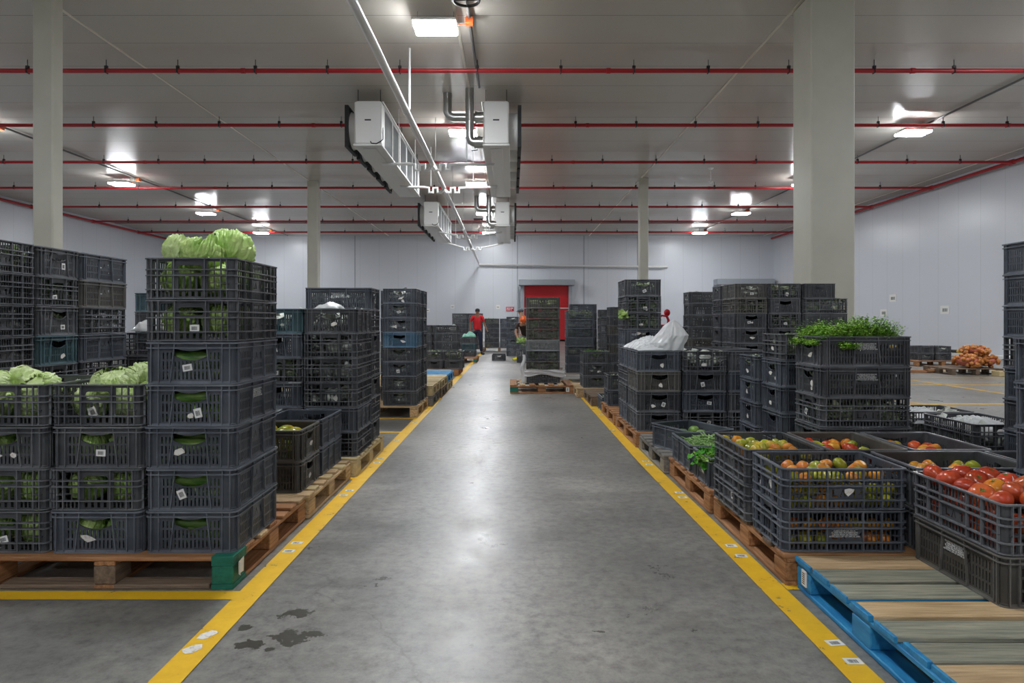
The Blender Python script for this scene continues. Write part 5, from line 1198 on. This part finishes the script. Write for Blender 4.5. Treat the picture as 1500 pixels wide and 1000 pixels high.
def person(J, loc, rz, label, top, legs, shoes, hairm, skin='skin', hat=None, sleeve='short'):
    """J: joints in metres, facing -Y"""
    e = empty('person', loc, label, 'person', None, rz)
    b = MB(); v = Vector
    P = {k: v(p) for k, p in J.items()}
    mid = lambda a, c, t=.5: tuple(P[a].lerp(P[c], t))
    T = lambda k: tuple(P[k])
    V, Fc = skinned([[(T('pelvis'), (.13, .095)), (mid('pelvis', 'chest'), (.12, .085)), (T('chest'), (.145, .10)), (T('neckb'), .07), (T('neck'), .052), (T('head'), (.072, .085)), (T('crown'), (.06, .07))]]
        + [[(T('neckb'), .07), (T('sh'+s), .055), (mid('sh'+s, 'el'+s), .043), (T('el'+s), .037), (mid('el'+s, 'wr'+s, .4), .036), (T('wr'+s), .024)] for s in 'LR']
        + [[(T('pelvis'), (.13, .095)), (T('hip'+s), .083), (mid('hip'+s, 'kn'+s), .072), (T('kn'+s), .052), (mid('kn'+s, 'an'+s, .35), .05), (T('an'+s), .035)] for s in 'LR'])
    b.add(V, Fc, 0, True)
    for s, sg in (('L', -1), ('R', 1)):      # hands: palm, four fingers, thumb
        w = P['wr'+s]; d = (w-P['el'+s]).normalized(); side = Vector((0, -1, 0)); side = (side-d*side.dot(d)).normalized(); nrm = d.cross(side)
        V, Fc = skinned([[(tuple(w-d*.01), .024), (tuple(w+d*.045), (.034, .016)), (tuple(w+d*.085), (.036, .013))]], 1); b.add(V, Fc, 0, True)
        for k, ln in enumerate((.062, .072, .068, .052)):
            c = w+d*.085+side*(.028-.018*k); V, Fc = skinned([[(tuple(c), .009), (tuple(c+d*ln*.5+nrm*.004*sg), .0085), (tuple(c+d*ln*.95+nrm*.016*sg), .007)]], 1); b.add(V, Fc, 0, True)
        c = w+d*.03+side*.03; V, Fc = skinned([[(tuple(c), .011), (tuple(c+d*.03+side*.022), .010), (tuple(c+d*.06+side*.026), .008)]], 1); b.add(V, Fc, 0, True)
    # face: nose and ears in the same surface
    h = P['head']; f = (P['head']-P['neck']); up = (P['crown']-P['head']).normalized(); fw = Vector((0, -1, 0)); fw = (fw-up*fw.dot(up)).normalized(); sd = up.cross(fw)
    b.ball(h+fw*.088-up*.015, (.013, .018, .022), 8, 6); b.ball(h+sd*.074-up*.01, (.010, .016, .028), 8, 6); b.ball(h-sd*.074-up*.01, (.010, .016, .028), 8, 6)
    body = b.build('body', skin, e)
    fb = MB()
    for s in (-1, 1): fb.ball(h+fw*.078+sd*.03*s+up*.012, (.011, .008, .006), 8, 6)
    fb.box(-.001, .001, -.001, .001, -.001, .001, M4=Matrix.Translation(h))
    fb.ball(h+fw*.08-up*.05, (.022, .008, .005), 8, 6); fb.build('eyes_and_mouth', 'hair', e)
    hb = MB()
    hb.ball(h+up*.045-fw*.012, (.088, .098, .075), 18, 12); hb.build('hair', hairm, e)
    if hat == 'helmet':
        hh = MB(); c = h+up*.05
        hh.ball(c, (.118, .135, .11), 24, 14); hh.ball(c+fw*.1-up*.0, (.095, .075, .012), 16, 6); hh.box(-.012, .012, -.12, .12, .09, .115, M4=Matrix.Translation(c), bev=.005); o = hh.build('helmet', 'helmet', e)
    if hat == 'cap':
        hh = MB(); c = h+up*.055; hh.ball(c, (.096, .105, .075), 20, 12); hh.ball(c+fw*.09-up*.02, (.07, .07, .01), 16, 6); hh.build('cap', 'cap', e)
    sl = [(mid('sh'+s, 'el'+s), .058) if sleeve == 'short' else (T('el'+s), .05) for s in 'LR']
    V, Fc = skinned([[(mid('pelvis', 'chest', -.12), (.165, .125)), (mid('pelvis', 'chest', .12), (.16, .122)), (mid('pelvis', 'chest'), (.15, .118)), (T('chest'), (.168, .122)), (T('neckb'), .082)]]
        + [[(T('neckb'), .082), (T('sh'+s), .074), (mid('sh'+s, 'el'+s, .35), .064), (mid('sh'+s, 'el'+s, .7 if sleeve == 'short' else 1.0), .058)] for s in 'LR'])
    g = MB(); g.add(V, Fc, 0, True); g.build('shirt', top, e)
    V, Fc = skinned([[(mid('pelvis', 'chest', .15), (.142, .105)), (T('pelvis'), (.15, .112)), (T('hip'+s), .105), (mid('hip'+s, 'kn'+s), .088), (T('kn'+s), .072), (mid('kn'+s, 'an'+s), .068), (mid('kn'+s, 'an'+s, .93), .058)] for s in 'LR'])
    g = MB(); g.add(V, Fc, 0, True); g.build('trousers', legs, e)
    for s in 'LR':
        a = P['an'+s]; t = P['toe'+s]; V, Fc = skinned([[(tuple(a+Vector((0, .02, .03))), .05), (tuple(Vector((a.x, a.y+.02, .045))), .046), (tuple(Vector((t.x, t.y, .035))), (.045, .034))]], 1)
        g = MB(); g.add(V, Fc, 0, True); g.build('boot' if shoes == 'yellowboot' else 'shoe', shoes, e)
    return e
person(dict(pelvis=(0, 0, .93), chest=(0, .01, 1.26), neckb=(0, .02, 1.42), neck=(0, 0, 1.50), head=(0, -.01, 1.60), crown=(0, -.005, 1.66),
            shL=(-.18, .02, 1.40), elL=(-.27, .05, 1.13), wrL=(-.27, -.02, .90), shR=(.18, .02, 1.40), elR=(.26, .03, 1.12), wrR=(.36, -.10, .90),
            hipL=(-.09, 0, .87), knL=(-.10, 0, .48), anL=(-.09, .06, .09), toeL=(-.11, -.12, .04), hipR=(.09, 0, .87), knR=(.12, -.06, .48), anR=(.15, .0, .09), toeR=(.26, -.15, .04)),
       (-1.28, 25.3, 0), 0, 'standing person in a red shirt and navy trousers, one foot forward', 'redcloth', 'navy', 'black', 'hair')
b = MB(); b.tube([(-.93, 25.18, .86), (-.80, 25.1, .55)], .012, 6); b.box(-.90, -.84, 25.12, 25.18, .80, .86, bev=.01); tag(b.build('scanner', 'dark_metal'), 'thin dark rod held by the person in red', 'tool')
person(dict(pelvis=(.18, .25, .82), chest=(.10, -.10, 1.08), neckb=(.10, -.22, 1.16), neck=(.10, -.29, 1.20), head=(.10, -.37, 1.25), crown=(.10, -.39, 1.32),
            shL=(-.10, -.20, 1.12), elL=(-.16, -.36, .90), wrL=(-.10, -.55, .72), shR=(.28, -.18, 1.12), elR=(.34, -.34, .90), wrR=(.24, -.55, .74),
            hipL=(.09, .25, .78), knL=(.0, .10, .45), anL=(-.12, .02, .09), toeL=(-.26, -.10, .04), hipR=(.27, .25, .78), knR=(.30, .12, .44), anR=(.32, .2, .09), toeR=(.32, .02, .04)),
       (.27, 21.65, 0), 0, 'person in orange helmet, dark shirt and yellow boots bending over a crate', 'browncloth', 'greycloth', 'yellowboot', 'hair', 'skin2', 'helmet')
person(dict(pelvis=(0, 0, .93), chest=(-.05, -.02, 1.24), neckb=(-.08, -.04, 1.38), neck=(-.10, -.06, 1.46), head=(-.12, -.09, 1.56), crown=(-.12, -.10, 1.62),
            shL=(-.24, -.02, 1.36), elL=(-.30, -.04, 1.08), wrL=(-.30, -.08, .84), shR=(.12, .0, 1.36), elR=(.2, .0, 1.08), wrR=(.2, -.15, .88),
            hipL=(-.09, 0, .87), knL=(-.10, 0, .48), anL=(-.09, .06, .09), toeL=(-.11, -.12, .04), hipR=(.09, 0, .87), knR=(.12, -.02, .48), anR=(.12, .05, .09), toeR=(.16, -.15, .04)),
       (.42, 23.3, 0), R(-70), 'person in a grey cap standing behind the bending worker', 'helmet', 'greycloth', 'black', 'hair', 'skin2', 'cap')
